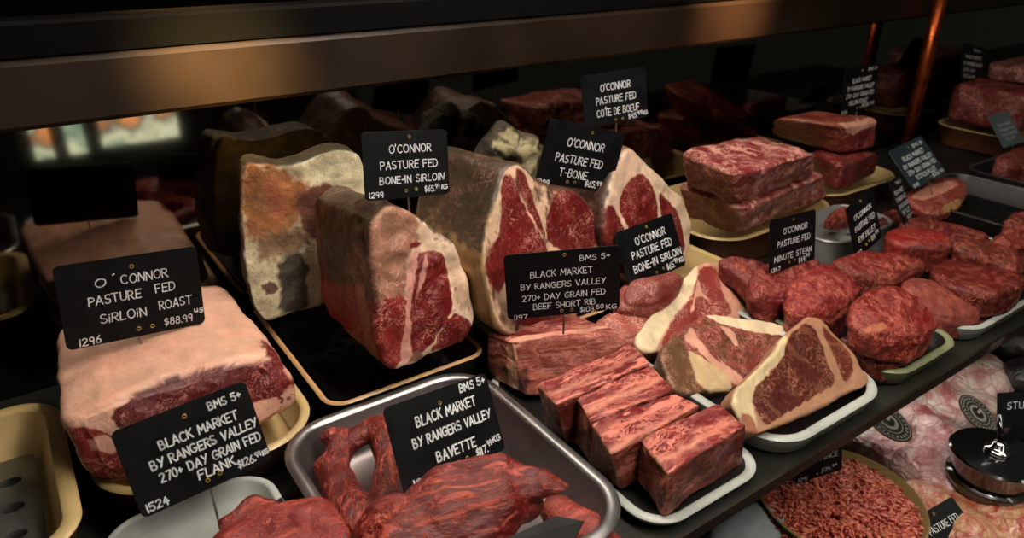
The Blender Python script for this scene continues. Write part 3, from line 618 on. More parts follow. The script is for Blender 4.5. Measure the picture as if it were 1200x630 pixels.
# --- standing bone-in sirloin
pl = Plane((.26, .497, .12), 8, 12); ps = Plane((.215, .55, .12), -80, 10)
pts = [(474, 240), (495, 258), (531, 282), (546, 313), (556, 349), (559, 372), (553, 398), (519, 413), (491, 425), (464, 438), (452, 428), (444, 395), (440, 350), (436, 300), (436, 262), (446, 250), (456, 242)]
zs = [Z(ps, [(370, 318), (400, 334), (430, 330), (446, 352), (476, 352), (480, 450), (440, 445), (370, 380)], (196, 42, 38), 1.2, cosmin=.2, jit=.006),
      Z(ps, [(430, 325), (446, 332), (452, 380), (458, 430), (446, 430), (438, 380)], (178, 120, 92), .4, cosmin=.2, jit=.003),
      Z(ps, [(400, 410), (420, 380), (436, 400), (440, 440), (420, 430)], (205, 130, 112), .8, cosmin=.2, jit=.004),
      Z(ps, [(388, 200), (430, 200), (440, 240), (424, 300), (400, 326), (382, 326)], (62, 48, 36), .3, cosmin=.2, jit=.004, blend=.004),
      Z(pl, [(430, 250), (474, 232), (492, 250), (490, 286), (478, 300), (474, 330), (476, 352), (440, 350)], (160, 116, 92), 1.2, jit=.005, blend=.002),
      Z(pl, [(440, 352), (474, 344), (478, 380), (474, 424), (455, 440), (446, 400)], (178, 44, 40), 1.4, jit=.005),
      Z(pl, [(478, 300), (490, 292), (500, 300), (494, 330), (486, 380), (484, 424), (470, 430), (474, 380)], (222, 160, 146), .4),
      Z(pl, [(489, 298), (500, 293), (512, 293), (523, 303), (526, 330), (530, 352), (526, 366), (510, 400), (500, 410), (484, 420), (481, 385), (482, 350), (487, 320)], (146, 26, 30), .8),
      Z(pl, [(497, 298), (503, 298), (496, 325), (489, 350), (487, 348), (491, 322)], (216, 146, 136), .3),
      Z(pl, [(528, 366), (540, 368), (551, 376), (556, 388), (549, 398), (531, 406), (508, 412), (512, 398)], (140, 26, 30), 1.),
      Z(pl, [(480, 286), (488, 282), (496, 286), (488, 291), (481, 291)], (156, 34, 34), .2),
      Z(pl, [(480, 420), (490, 412), (500, 416), (490, 426)], (130, 92, 74), .3)]
o = cut('bone_in_sirloin', pl, pts, (-.004, .125, -.012), MM['steak'], FAT, .2, zs, round_=.006, rough=(.0022, 60), lump=(.005, 30), crown=.001, back=.93, nd=60,
        sides=[((-1, 0, 0), (112, 78, 58), .8, .2), ((1, 0, .2), (232, 206, 180), .1, .3), ((-.3, 0, 1), (66, 52, 38), .4, .5)])
tag(o, 'standing bone-in sirloin joint with smooth red eye and white fat rim in tan-rimmed tray', 'meat')

# --- tall T-bone joint with tan fat side
pl = Plane((.40, .50, .12), 12, 14); ps = Plane((.34, .57, .12), -78, 5)
pts = [(584, 214), (591, 196), (604, 188), (616, 193), (624, 208), (651, 219), (673, 220), (695, 243), (706, 266), (714, 285), (708, 320), (690, 360), (650, 388), (600, 396), (582, 386), (571, 344), (562, 300), (571, 254)]
zs = [Z(pl, [(586, 228), (592, 204), (600, 204), (609, 230), (623, 258), (637, 283), (645, 296), (612, 306), (595, 330), (584, 345), (572, 326), (568, 310), (575, 290), (584, 280), (588, 255)], (152, 32, 34), .9),
      Z(pl, [(604, 198), (613, 198), (622, 226), (634, 260), (641, 280), (633, 273), (617, 242), (607, 218)], (146, 40, 38), .6),
      Z(pl, [(638, 262), (645, 238), (652, 224), (672, 223), (688, 240), (700, 260), (707, 278), (692, 292), (660, 296), (644, 286)], (140, 28, 30), 1.),
      Z(pl, [(600, 310), (650, 300), (705, 292), (706, 318), (680, 360), (640, 380), (605, 384), (595, 350)], (146, 34, 34), .9)]
o = cut('t_bone_joint', pl, pts, (-.012, .105, -.004), MM['steak'], (226, 190, 160), .25, zs, round_=.005, rough=(.0012, 70), lump=(.003, 24), back=.95, nd=50,
        sides=[((-1, 0, 0), (164, 132, 86), .3, .1), ((-.2, 0, 1), (58, 46, 34), .3, .5), ((1, 0, .2), (90, 60, 46), .3, .3)])
tag(o, 'tall T-bone joint with tan aged fat side and red marbled face under the T-bone sign', 'meat')
# aged knob of bone and fat behind it
o = blob('aged_fat_chunk', [(WY(580, 172, .655), WY(628, 180, .655), .018, .016, .8), (WY(590, 162, .66), WY(575, 180, .66), .018, .018, 1), (WY(610, 178, .66), WY(600, 215, .665), .025, .035, 1), (WY(590, 230, .665), WY(590, 262, .67), .035, .035, 1)], MM['crust'], (54, 46, 34), .4,
         zones=[], lump=(.006, 40), rough=(.003, 60), sides=[((0, -.8, .2), (176, 166, 128), .3, .86)])
tag(o, 'gnarled dark dry-aged joint with pale fat, behind the tall T-bone joint', 'meat')

# --- second T-bone joint to the right
pl = Plane((.56, .52, .12), 12, 16)
pts = [(712, 222), (722, 190), (734, 170), (748, 176), (770, 198), (797, 227), (809, 247), (813, 268), (812, 293), (800, 312), (770, 328), (738, 326), (716, 300), (706, 262)]
zs = [Z(pl, [(735, 214), (750, 201), (762, 214), (768, 232), (772, 262), (768, 300), (748, 296), (736, 268), (724, 240)], (148, 30, 32), .9),
      Z(pl, [(770, 222), (788, 240), (800, 262), (803, 290), (796, 304), (776, 304), (776, 262)], (142, 28, 32), 1.),
      Z(pl, [(710, 240), (720, 240), (740, 290), (742, 320), (724, 316), (708, 280)], (142, 34, 34), .8)]
o = cut('t_bone_joint', pl, pts, (.0, .11, 0), MM['steak'], (226, 196, 168), .25, zs, round_=.007, rough=(.0016, 70), lump=(.004, 30), nd=40, sides=[((0, 0, 1), (92, 70, 50), .3, .75), ((-1, 0, 0), (70, 48, 38), .3, .3)])
tag(o, 'smaller T-bone joint with a ragged cream fat top, right of the T-bone sign', 'meat')
# dark meat behind T-bone sign / pink cuts behind short rib sign
o = cut('striploin_piece', Plane((.55, .43, .045), 0, 62), [(722, 352), (728, 330), (752, 322), (790, 318), (806, 322), (800, 345), (770, 366), (730, 364)], (0, .01, -.035), MM['tbone'], (150, 52, 50), .8, crown=.012, round_=.008, lump=(.003, 30))
tag(o, 'pinkish red beef piece lying behind the rearmost T-bone steak', 'meat')
o = cut('striploin_piece', Plane((.47, .43, .03), 0, 62), [(696, 378), (716, 362), (745, 358), (766, 370), (758, 392), (740, 404), (716, 398)], (0, .01, -.02), MM['tbone'], (176, 84, 76), 1.6, crown=.006, round_=.006, lump=(.003, 30),
        zones=[])
tag(o, 'small fatty beef offcut beside the beef short rib sign', 'meat')

# --- short ribs
ZT, ZB = .060, .0125
logs = [ # near(front-left top), right(front-right top), back-right top, back-left top
 ('short_rib', [(600, 400), (731, 388), (676, 368), (571, 388)], [(612, 478), (730, 440), None, (577, 450)], 'rearmost short rib block, its pale bone end showing, behind the others'),
 ('short_rib', [(652, 474), (763, 424), (738, 402), (630, 450)], [(654, 510), None, None, (632, 490)], 'second short rib block from the back, a long streaked slab'),
 ('short_rib', [(692, 494), (792, 456), (764, 426), (676, 466)], [(696, 545), None, None, (680, 525)], 'middle short rib block with a broad pale fat seam'),
 ('short_rib', [(716, 532), (820, 474), (793, 458), (693, 493)], [(724, 580), None, None, (700, 555)], 'fourth short rib block, marbled top and yellowish bone side'),
 ('short_rib', [(785, 556), (876, 496), (842, 473), (746, 508)], [(782, 612), (884, 552), None, (750, 585)], 'front short rib block, nearest the customer, with a dark shaded end')]
for k, (nm, T, Bt, lab) in enumerate(logs):
    zt = ZT-.002*k
    t = [W(*q, zt) for q in (T[0], T[1], T[2], T[3])]
    bt = []
    cen = sum(t)/4
    for q in t:
        c = cen+(q-cen)*np.array([1., 1., 1]); c[2] = ZB; c[0] = max(c[0], .309); bt.append(c)
    if k == 0: bt[0][1] -= .022; bt[1][1] -= .026
    for s in (t, bt):
        for q in s: q[1] = max(q[1], .262)
    gu = nrm(t[1]-t[0]); gv = nrm(t[3]-t[0])
    zz = []
    P = Plane((0, 0, zt), 0, 90)
    if k == 0:
        pf = Plane((t[0]+t[3])/2, -62, 0); pq = Plane(t[0], 8, 0)
        zz = [Z(P, [(589, 402), (604, 401), (735, 380), (735, 376), (660, 388), (600, 396)], (230, 164, 142), .2),
              Z(pf, [(594, 396), (606, 402), (612, 440), (614, 475), (602, 475), (598, 430)], (226, 170, 142), .1),
              Z(pf, [(613, 432), (620, 425), (624, 450), (619, 470), (611, 465)], (92, 44, 40), .1),
              Z(pq, [(618, 425), (660, 432), (700, 410), (740, 404), (735, 445), (612, 480)], (214, 162, 132), .9, jit=.003, blend=.004)]
    else:
        a, b2, c, d = T; lp = lambda p, q, s: (p[0]+(q[0]-p[0])*s, p[1]+(q[1]-p[1])*s)
        f0, f1 = [(.34, .46), (.34, .56), (.04, .16), (.24, .38)][k-1]
        zz = [Z(P, [lp(a, d, f0), lp(lp(a, d, f0), lp(b2, c, f0), .5), lp(b2, c, f0+.1), lp(b2, c, f1), lp(lp(a, d, f1), lp(b2, c, f1), .45), lp(a, d, f1)], (222, 146, 124), .35, jit=.004, blend=.003)]
    o = hexbox(nm, bt+t, MM['rib'], (150, 32, 36), 1., zz, rnd=.10, res=64, rough=(.0012, 70), lump=(.003, 30), gu=gu, gv=gv, fib=(.0005, gu, 130),
               sides=[((0, -1, 0), (168, 70, 58) if k == 0 else (112, 36, 28), .5, .6), ((-1, 0, 0), (150, 84, 62), .9, .55)])  # front faces of all but the rearmost block painted dark, as if shaded
    tag(o, lab, 'meat', 'short ribs on the white tray')

# --- three T-bone steaks
fatc = (236, 216, 178)
pa = Plane(W(752, 409, .03), 8, 52)
zs = [Z(pa, [(818, 305), (816, 327), (810, 346), (790, 370), (773, 397), (766, 415), (748, 413), (740, 401), (746, 387), (765, 366), (802, 320)], fatc, .05),
      Z(pa, [(820, 313), (837, 311), (843, 327), (849, 352), (860, 370), (827, 372), (802, 390), (790, 410), (775, 410), (775, 400), (789, 373), (810, 348), (816, 329)], (170, 58, 54), .9),
      Z(pa, [(817, 329), (820, 331), (823, 344), (835, 355), (822, 347), (814, 350), (811, 368), (808, 366), (812, 348)], (226, 170, 146), .2, blend=.0008),
      Z(pa, [(845, 316), (855, 321), (866, 337), (864, 352), (858, 346), (851, 331)], (176, 82, 72), 1.6),
      Z(pa, [(866, 352), (872, 334), (884, 350), (882, 372), (868, 372)], (186, 152, 116), .3)]
o = cut('t_bone_steak', pa, [(818, 308), (829, 306), (843, 307), (856, 315), (868, 327), (878, 339), (886, 350), (882, 360), (884, 367), (876, 374), (850, 382), (810, 400), (790, 412), (766, 412), (752, 410), (745, 401), (748, 389), (765, 368), (781, 350), (802, 325)],
        (0, .014, -.022), MM['tbone'], (208, 152, 126), .5, zs, round_=.004, crown=.001, lump=(.002, 26), nd=12)
tag(o, 'rear T-bone steak with a wide cream fat edge, leaning on the steak below', 'steak', 'T-bone steaks on the white-rimmed tray')
pb = Plane(W(803, 462, .024), 10, 55)
zs = [Z(pb, [(822, 362), (827, 368), (840, 377), (862, 384), (890, 390), (925, 394), (940, 384), (900, 370)], fatc, .05),
      Z(pb, [(842, 380), (858, 386), (867, 406), (860, 402), (850, 390)], (222, 164, 140), .2),
      Z(pb, [(800, 396), (812, 381), (845, 423), (868, 438), (876, 450), (860, 452), (836, 428), (812, 405)], (222, 164, 140), .5),
      Z(pb, [(812, 385), (818, 388), (836, 410), (848, 428), (838, 420), (820, 400)], (164, 70, 62), 1., blend=.0008),
      Z(pb, [(806, 408), (837, 428), (854, 439), (859, 460), (837, 460), (819, 452), (808, 425)], (206, 178, 134), .3),
      Z(pb, [(770, 416), (780, 395), (796, 390), (805, 412), (814, 439), (823, 465), (790, 465), (775, 440)], (98, 68, 40), .6)]
o = cut('t_bone_steak', pb, [(793, 388), (810, 378), (827, 367), (837, 367), (870, 371), (903, 377), (934, 384), (925, 410), (900, 436), (874, 448), (859, 459), (839, 457), (821, 460), (803, 462), (790, 457), (781, 439), (773, 412), (783, 399)],
        (0, .012, -.024), MM['tbone'], (164, 60, 56), .9, zs, round_=.004, lump=(.002, 26), nd=14, sides=[((0, -1, 0), (92, 66, 42), .5, .6), ((-1, 0, 0), (98, 70, 44), .5, .4)])
tag(o, 'middle T-bone steak with a brown crusted edge, lying between the other two', 'steak', 'T-bone steaks on the white-rimmed tray')
pc = Plane(W(888, 510, .030), 2, 44)
zs = [Z(pc, [(923, 385), (921, 411), (908, 430), (885, 452), (880, 468), (885, 484), (890, 512), (870, 512), (852, 474), (858, 455), (904, 410)], (214, 192, 150), .1),
      Z(pc, [(868, 484), (880, 486), (888, 500), (888, 512), (872, 508)], (170, 104, 76), .4),
      Z(pc, [(923, 395), (942, 378), (953, 382), (963, 403), (971, 427), (980, 450), (953, 465), (931, 479), (904, 495), (896, 498), (885, 479), (881, 465), (885, 452), (909, 430), (921, 411)], (98, 30, 24), .9),
      Z(pc, [(962, 382), (969, 384), (1001, 419), (998, 441), (988, 449), (983, 430), (969, 400)], (124, 48, 38), 1.2),
      Z(pc, [(905, 497), (931, 484), (966, 466), (1000, 446), (1004, 452), (966, 476), (931, 492), (908, 502)], (184, 138, 108), .5)]
o = cut('t_bone_steak', pc, [(921, 392), (939, 376), (950, 369), (963, 372), (972, 381), (990, 400), (1006, 417), (1012, 432), (1022, 442), (1015, 453), (996, 458), (966, 477), (931, 493), (904, 501), (888, 510), (874, 506), (866, 488), (859, 473), (861, 458), (882, 437), (904, 416)],
        (.0, .014, -.018), MM['aged'], (180, 134, 104), .5, zs, round_=.004, lump=(.002, 26), nd=12)
tag(o, 'front T-bone steak, darkest of the three, its long cream fat edge to the left', 'steak', 'T-bone steaks on the white-rimmed tray')

# --- rib racks (stacked pair) and stacked roast
c = hex3((868, 276), (972, 230), (802, 256), .048, (872, 244), (970, 203), (792, 216), .100)
P = Plane((0, 0, .098), 0, 90); pf = Plane(c[0], 45, 10); zr = [Z(P, [(800, 226), (845, 232), (872, 245), (872, 262), (790, 245)], (196, 150, 128), .3, jit=.004)]
o = hexbox('rib_rack', c, MM['ribx'], (160, 46, 48), 1.1, zr, rnd=.2, rough=(.002, 60), lump=(.006, 22), gu=nrm(c[3]-c[0]), gv=nrm(c[1]-c[0]), sides=[(c[0]-c[1], (166, 108, 90), .6, .5), (c[0]-c[3], (176, 72, 70), 1.8, .5)]); tag(o, 'lower of the two stacked beef rib racks', 'meat', 'stacked rib racks')
c = hex3((862, 240), (958, 206), (800, 220), .100, (862, 204), (958, 178), (796, 178), .152)
o = hexbox('rib_rack', c, MM['ribx'], (156, 40, 44), 1.3, [], rnd=.2, rough=(.002, 60), lump=(.006, 22), gu=nrm(c[3]-c[0]), gv=nrm(c[1]-c[0]), sides=[(c[0]-c[1], (140, 60, 52), .8, .5), (c[0]-c[3], (182, 66, 68), 1.8, .5)], fib=(.0012, c[3]-c[0], 90)); tag(o, 'upper of the two stacked beef rib racks, deep red with pale bone edges', 'meat', 'stacked rib racks')
c = hex3((980, 228), (1030, 203), (944, 205), .047, (984, 190), (1031, 178), (948, 176), .098)
o = hexbox('rolled_roast', c, MM['steak'], (140, 34, 36), 1., [], rnd=.35, rough=(.0018, 60), lump=(.005, 24)); tag(o, 'lower beef roast of the stack beside the bronze post', 'meat', 'stacked roasts by the post')
c = hex3((988, 184), (1031, 176), (900, 158), .098, (990, 146), (1032, 136), (902, 138), .150)
pf = Plane(c[0], 10, 5)
o = hexbox('rolled_roast', c, MM['steak'], (146, 36, 36), 1., [Z(pf, [(1012, 140), (1020, 138), (1022, 180), (1012, 184), (1016, 160)], (214, 150, 130), .2), Z(pf, [(984, 140), (1030, 130), (1034, 142), (1000, 148), (990, 160)], (206, 150, 130), .3)], rnd=.35, rough=(.0018, 60), lump=(.004, 24), sides=[(nrm(c[0]-c[1])+np.array([0, 0, .45]), (150, 74, 50), .3, .45)]); tag(o, 'upper beef roast of the stack, long with a square marbled end', 'meat', 'stacked roasts by the post')

# --- minute steaks
def steak(label, pts, z, tilt, az, th, col, crown=.006, fold=.0, m='wet', marb=.9, cat='steak', group='red steaks on the pale green tray', zones=(), lump=(.003, 34), rough=(.0015, 70), sides=None, name='minute_steak', round_=.005, gu=None, fib=(.0004, (1, .5, .2), 110)):
    cy = max(pts, key=lambda q: q[1]); pl = Plane(W(cy[0], cy[1], z), az, tilt)
    o = cut(name, pl, pts, (0, .002, -th), MM[m], col, marb*1.3, zones(pl) if callable(zones) else zones, crown=crown*.8, cp=4, fold=fold, lump=lump, rough=(.0016, 80), fib=fib, round_=min(round_, th*.3), n=180, rings=40, nd=10, back=.97, sides=sides, gu=gu)
    return tag(o, label, cat, group)
RD = (158, 30, 32); RB = (176, 38, 36); RK = (122, 26, 26)
steak('long strip of red beef at the back left of the minute steaks', [(844, 303), (856, 299), (880, 302), (900, 309), (904, 326), (896, 342), (880, 338), (866, 322), (850, 312)], .045, 66, 0, .02, (140, 36, 34))
steak('folded minute steak in front of the minute steak sign', [(878, 328), (888, 312), (910, 306), (940, 303), (962, 304), (958, 320), (942, 330), (932, 348), (918, 354), (898, 354), (884, 346)], .042, 62, 0, .026, (150, 34, 36), fold=.004)
steak('small tucked minute steak below the folded one', [(893, 354), (905, 345), (920, 350), (928, 366), (918, 371), (902, 366)], .022, 60, -10, .014, (160, 40, 36))
steak('rounded bright red minute steak at the front of its pile', [(923, 356), (926, 334), (940, 318), (958, 307), (975, 308), (995, 318), (1010, 326), (1012, 336), (1003, 354), (988, 370), (976, 378), (952, 376), (932, 370)], .03, 58, 5, .03, (172, 42, 42), crown=.012, fold=.003)
steak('flat dark red steak behind the big bundled one', [(974, 304), (995, 296), (1012, 292), (1040, 294), (1066, 298), (1091, 306), (1086, 313), (1066, 322), (1052, 334), (1034, 332), (1010, 325), (988, 314)], .048, 68, 0, .022, (150, 30, 28), sides=[((0, -1, 0), (130, 40, 28), 1., .5)])
steak('big bundled red steak at the front of the pale green tray', [(997, 376), (1000, 352), (1014, 340), (1034, 333), (1056, 338), (1078, 350), (1090, 364), (1098, 380), (1092, 396), (1072, 404), (1046, 402), (1016, 394)], .048, 62, 5, .022, (158, 36, 34), crown=.010, fold=.003,
      zones=lambda p: [Z(p, [(1012, 386), (1026, 383), (1038, 387), (1028, 392), (1014, 391)], (214, 120, 84), .1)])
steak('dark beef piece lying under the bundled steak', [(1004, 408), (1010, 390), (1040, 388), (1080, 384), (1094, 392), (1094, 406), (1066, 424), (1046, 432), (1024, 426)], .024, 66, 0, .018, (108, 28, 24), crown=.006)
steak('scrap of dark meat beside the front T-bone steak', [(984, 396), (996, 390), (1012, 398), (1022, 414), (1016, 424), (1000, 412)], .022, 66, 0, .014, (112, 44, 34), crown=.004)
steak('half-moon pale red steak on the right of the pale green tray', [(1057, 336), (1066, 325), (1082, 323), (1100, 332), (1120, 343), (1147, 351), (1153, 362), (1150, 376), (1122, 380), (1096, 374), (1072, 362)], .026, 62, 0, .02, (164, 70, 62), crown=.006, group='eye fillet steaks', name='fillet_steak', marb=.6)
# thick fillets
def fillet(label, top, z, th, col, **k):
    pl = Plane((0, 0, z), 0, 90); o = cut('fillet_steak', pl, top, (0, 0, -th), MM[k.get('m', 'wet')], col, .7, crown=.003, round_=.006, lump=(.002, 34), n=180, rings=36, nd=16, back=.97, sides=[((0, -1, 0), (120, 28, 24), 1., .45)])
    return tag(o, label, 'steak', 'eye fillet steaks')
fillet('thick bright red fillet steak cut flat on top, right of the eye fillet sign', [(1036, 272), (1048, 265), (1070, 264), (1098, 268), (1118, 277), (1116, 285), (1092, 288), (1062, 286), (1042, 280)], .075, .035, (176, 34, 32))
fillet('wide dark red fillet steak at the front of the white-rimmed tray', [(1088, 313), (1104, 301), (1140, 295), (1165, 306), (1196, 318), (1206, 328), (1190, 338), (1168, 344), (1130, 339), (1104, 330)], .052, .030, (128, 30, 28))
steak('dark red fillet steak under the half-moon one at the tray front', [(1070, 352), (1110, 350), (1150, 360), (1180, 350), (1196, 356), (1176, 372), (1150, 378), (1100, 380)], .022, 70, 0, .016, (96, 24, 22), group='eye fillet steaks', name='fillet_steak')
steak('long dark strip of beef in the steel tray behind the fillets', [(1052, 262), (1062, 252), (1090, 256), (1130, 266), (1166, 276), (1158, 284), (1124, 282), (1086, 276)], .05, 74, 0, .02, (118, 34, 32), group='trimmings', name='beef_strip')
steak('brownish strip of beef curving to the right edge', [(1116, 286), (1130, 276), (1160, 280), (1186, 292), (1204, 310), (1200, 322), (1172, 310), (1140, 300)], .05, 70, 0, .02, (122, 44, 34), group='trimmings', name='beef_strip')
steak('lump of red beef trimming at the right edge', [(1164, 284), (1176, 270), (1196, 262), (1215, 268), (1214, 296), (1190, 296)], .055, 60, -8, .025, (148, 42, 34), group='trimmings', name='beef_trimming', fold=.006)
steak('higher lump of beef trimming at the right edge', [(1180, 262), (1186, 250), (1204, 246), (1222, 252), (1220, 270), (1196, 270)], .06, 60, -8, .025, (120, 40, 34), group='trimmings', name='beef_trimming', fold=.006)
steak('dark strip of beef under the eye fillet sign', [(1022, 262), (1040, 244), (1064, 250), (1066, 262), (1040, 270)], .045, 70, 0, .03, (108, 26, 26), group='trimmings', name='beef_strip')
steak('red beef piece below the stacked roast tray', [(966, 258), (976, 246), (994, 240), (1006, 248), (1000, 258), (980, 260)], .06, 66, 0, .012, (128, 32, 34), group='trimmings', name='beef_piece')
pk = lambda p: [Z(p, [(1064, 232), (1085, 222), (1110, 214), (1126, 218), (1110, 226), (1084, 238)], (222, 150, 128), .6), Z(p, [(1100, 244), (1128, 232), (1134, 240), (1110, 254)], (176, 130, 84), .3)]
steak('single steak with pale fat marbling in the black perforated tray', [(1058, 230), (1072, 216), (1098, 208), (1124, 209), (1135, 217), (1133, 231), (1120, 246), (1098, 252), (1074, 244)], .035, 76, 0, .012, (166, 62, 54), group='far steaks', name='scotch_fillet_steak', m='steak', zones=pk)
steak('red steak beyond the black perforated tray at the right edge', [(1166, 186), (1176, 178), (1196, 170), (1220, 174), (1222, 194), (1190, 200)], .045, 66, 0, .03, (140, 48, 44), group='far steaks', name='scotch_fillet_steak', m='steak')
c = [np.array(q) for q in ((1.505, .545, .047), (1.60, .545, .047), (1.60, .68, .047), (1.505, .68, .047), (1.515, .55, .125), (1.59, .55, .125), (1.59, .68, .125), (1.515, .68, .125))]
o = hexbox('rolled_roast', c, MM['steak'], (140, 40, 38), 1., [], rnd=.4, res=36, lump=(.006, 22)); tag(o, 'red roast standing just beyond the bronze post', 'meat')
for k in range(3):
    z0 = .0465+.035*k; c = [np.array(q) for q in ((1.63, .56, z0), (1.80, .56, z0), (1.80, .68, z0), (1.63, .68, z0), (1.63, .56, z0+.034), (1.80, .56, z0+.034), (1.80, .68, z0+.034), (1.63, .68, z0+.034))]
    o = hexbox('rib_rack', c, MM['ribx'], (130, 50, 44), 1., [], rnd=.35, res=30, lump=(.004, 22)); tag(o, ['bottom', 'middle', 'top'][k]+' dark rib slab of the pile at the far right beyond the post', 'meat', 'dark rib slabs beyond the post')
# --- bavette
w = W
o = blob('bavette_steak', [(w(440, 500, .045), w(405, 520, .04), 0.010, .010, .8), (w(405, 520, .04), w(388, 548, .03), .010, .012, .8), (w(388, 548, .03), w(404, 585, .03), .013, .014, .8), (w(404, 585, .03), w(425, 615, .03), .014, .017, .9),
     (w(448, 505, .045), w(462, 545, .04), .012, .013, .9), (w(462, 545, .04), w(462, 590, .036), .014, .018, .9), (w(462, 590, .036), w(440, 625, .03), .018, .018, .9), (w(384, 512, .042), w(400, 512, .042), .006, .008, 1), (w(450, 500, .045), w(480, 500, .035), .012, .010, .8)],
     MM['bav'], (128, 22, 22), 1.1, lump=(.002, 40), fold=.001, fib=(.0016, w(450, 620, .03)-w(450, 500, .03), 90), gu=nrm(w(450, 620, .03)-w(450, 500, .03)), gv=(0, 0, 1))
tag(o, 'looped dark red bavette curling round a gap at the left of the steel tray', 'meat', 'bavette in the steel tray')
pz = Plane((0, 0, .07), 20, 70)
o = blob('bavette_steak', [(w(480, 612, .05), w(520, 578, .056), .018, .020, .8), (w(520, 578, .056), w(580, 562, .055), .020, .019, .8), (w(580, 562, .055), w(630, 566, .055), .019, .012, .7), (w(630, 566, .055), w(664, 570, .055), .012, .003, .6), (w(470, 630, .04), w(560, 620, .035), .03, .025, .9), (w(560, 600, .04), w(610, 585, .04), .024, .016, .9), (w(520, 600, .05), w(580, 580, .05), .026, .022, .8)],
     MM['bav'], (128, 22, 20), 1.1, lump=(.0025, 36), fold=.001, fib=(.0018, w(660, 565, .05)-w(480, 610, .05), 90), gu=nrm(w(660, 565, .05)-w(480, 610, .05)), gv=(0, 0, 1),
     zones=[Z(pz, [(486, 578), (500, 562), (516, 566), (522, 578), (508, 592), (494, 594)], (206, 110, 88), .5, jit=.004, blend=.004, cosmin=-.2), Z(pz, [(530, 562), (560, 552), (586, 548), (580, 558), (556, 568), (536, 574)], (206, 92, 70), .5, jit=.004, blend=.004, cosmin=-.2)])
tag(o, 'thick bavette piece with orange fat streaks tapering to a point, right in the steel tray', 'meat', 'bavette in the steel tray')
o = blob('bavette_steak', [(w(655, 600, .02), w(690, 620, .02), .014, .014, .7), (w(690, 620, .02), w(720, 650, .02), .014, .012, .7)], MM['bav'], (160, 48, 40), 1., lump=(.002, 40)); tag(o, 'end of a red bavette strip at the right wall of the steel tray', 'meat', 'bavette in the steel tray')
o = blob('flank_steak', [(w(272, 632, .035), w(310, 612, .038), .013, .015, .6), (w(310, 612, .038), w(366, 604, .038), .015, .015, .6), (w(366, 604, .038), w(390, 622, .036), .015, .012, .6), (w(272, 645, .03), w(390, 645, .03), .016, .016, .7)], MM['bav'], (170, 38, 40), .8, lump=(.0025, 36), fold=.0012, fib=(.001, (1, .3, 0), 90),
     zones=[Z(Plane((0, 0, .05), 0, 85), [(300, 612), (320, 604), (360, 602), (384, 604), (360, 612), (320, 622)], (226, 140, 120), .8, jit=.006, blend=.004, cosmin=-.2)])
tag(o, 'bright red flank steak at the bottom edge beside the steel tray', 'meat')
o = blob('flank_trimming', [(w(268, 612, .03), w(300, 596, .03), .008, .01, .8), (w(300, 596, .03), w(318, 592, .03), .009, .006, .8)], MM['bav'], (140, 30, 32), 1., lump=(.002, 50), fold=.002); tag(o, 'ragged strip of flank trimming on the white tray', 'meat')
# small lying sign stubs
b = MB(); q = [w(296, 603, .026), w(330, 582, .026), w(334, 590, .022), w(300, 612, .022)]; q2 = [p+np.array([0, .0, -.0012]) for p in q]; b.rings([q2, q]); tag(b.build('price_sign', board_m, None, False), 'edge of a blank black sign lying on the white tray', 'sign')
b = MB(); q = [w(572, 640, .062), w(652, 604, .062), w(684, 610, .06), w(664, 648, .06)]; q2 = [p+np.array([0, .0, -.0012]) for p in q]; b.rings([q2, q]); tag(b.build('price_sign', board_m, None, False), 'back of a black sign tipped over the bavette at the bottom edge', 'sign')

# ================================================================== LOWER COUNTER
def vac(name, red, pale, scale, net=True):
    m, n, b = mat(name); tc = N(n, 'ShaderNodeTexCoord')
    a = N(n, 'ShaderNodeTexNoise', i_Scale=scale, i_Detail=6., i_Distortion=1.2); L(n, tc.outputs['Object'], a.inputs[0])
    v = N(n, 'ShaderNodeTexVoronoi', feature='DISTANCE_TO_EDGE', i_Scale=scale*1.6); L(n, a.outputs['Color'], v.inputs[0]) if False else L(n, tc.outputs['Object'], v.inputs[0])
    c = mixc(n, ramp(n, a.outputs[0], .42, .62), lin(pale), lin(red)); c = mixc(n, math_(n, 'MULTIPLY', ramp(n, v.outputs['Distance'], 0, .06, (1, 1, 1, 1), (0, 0, 0, 1)), .6), c, lin((150, 60, 56)) if net else lin(pale))
    L(n, c, b.inputs['Base Color']); b.inputs['Roughness'].default_value = .3; b.inputs['Coat Weight'].default_value = 1; b.inputs['Coat Roughness'].default_value = .06
    w_ = N(n, 'ShaderNodeTexNoise', i_Scale=70., i_Detail=5., i_Distortion=1.5); L(n, tc.outputs['Object'], w_.inputs[0])
    bp = N(n, 'ShaderNodeBump', i_Strength=.8, i_Distance=.006); L(n, w_.outputs[0], bp.inputs['Height']); L(n, bp.outputs[0], b.inputs['Coat Normal']); L(n, bp.outputs[0], b.inputs['Normal'])
    return m
v1 = vac('vacuum_packed_lamb', (186, 110, 108), (226, 212, 200), 26); v2 = vac('vacuum_packed_shank', (150, 70, 74), (206, 170, 164), 30); v3 = vac('dark_plastic_bag', (30, 28, 28), (54, 52, 50), 30, False)
def pack(label, caps, m, **k):
    o = blob(k.get('name', 'vacuum_pack'), caps, m, (200, 180, 170), 0, voxel=.004, rough=(.002, 60), lump=(.006, 22), fold=.002); return tag(o, label, k.get('cat', 'packet'), k.get('group'))
pack('pale vacuum pack with fine red veins behind the others on the lower counter', [(W(1085, 440, -.15), W(1150, 445, -.15), .045, .04, .7), (W(1115, 415, -.16), W(1140, 430, -.16), .04, .036, .7), (W(1105, 475, -.16), W(1150, 485, -.16), .035, .035, .7)], v1)
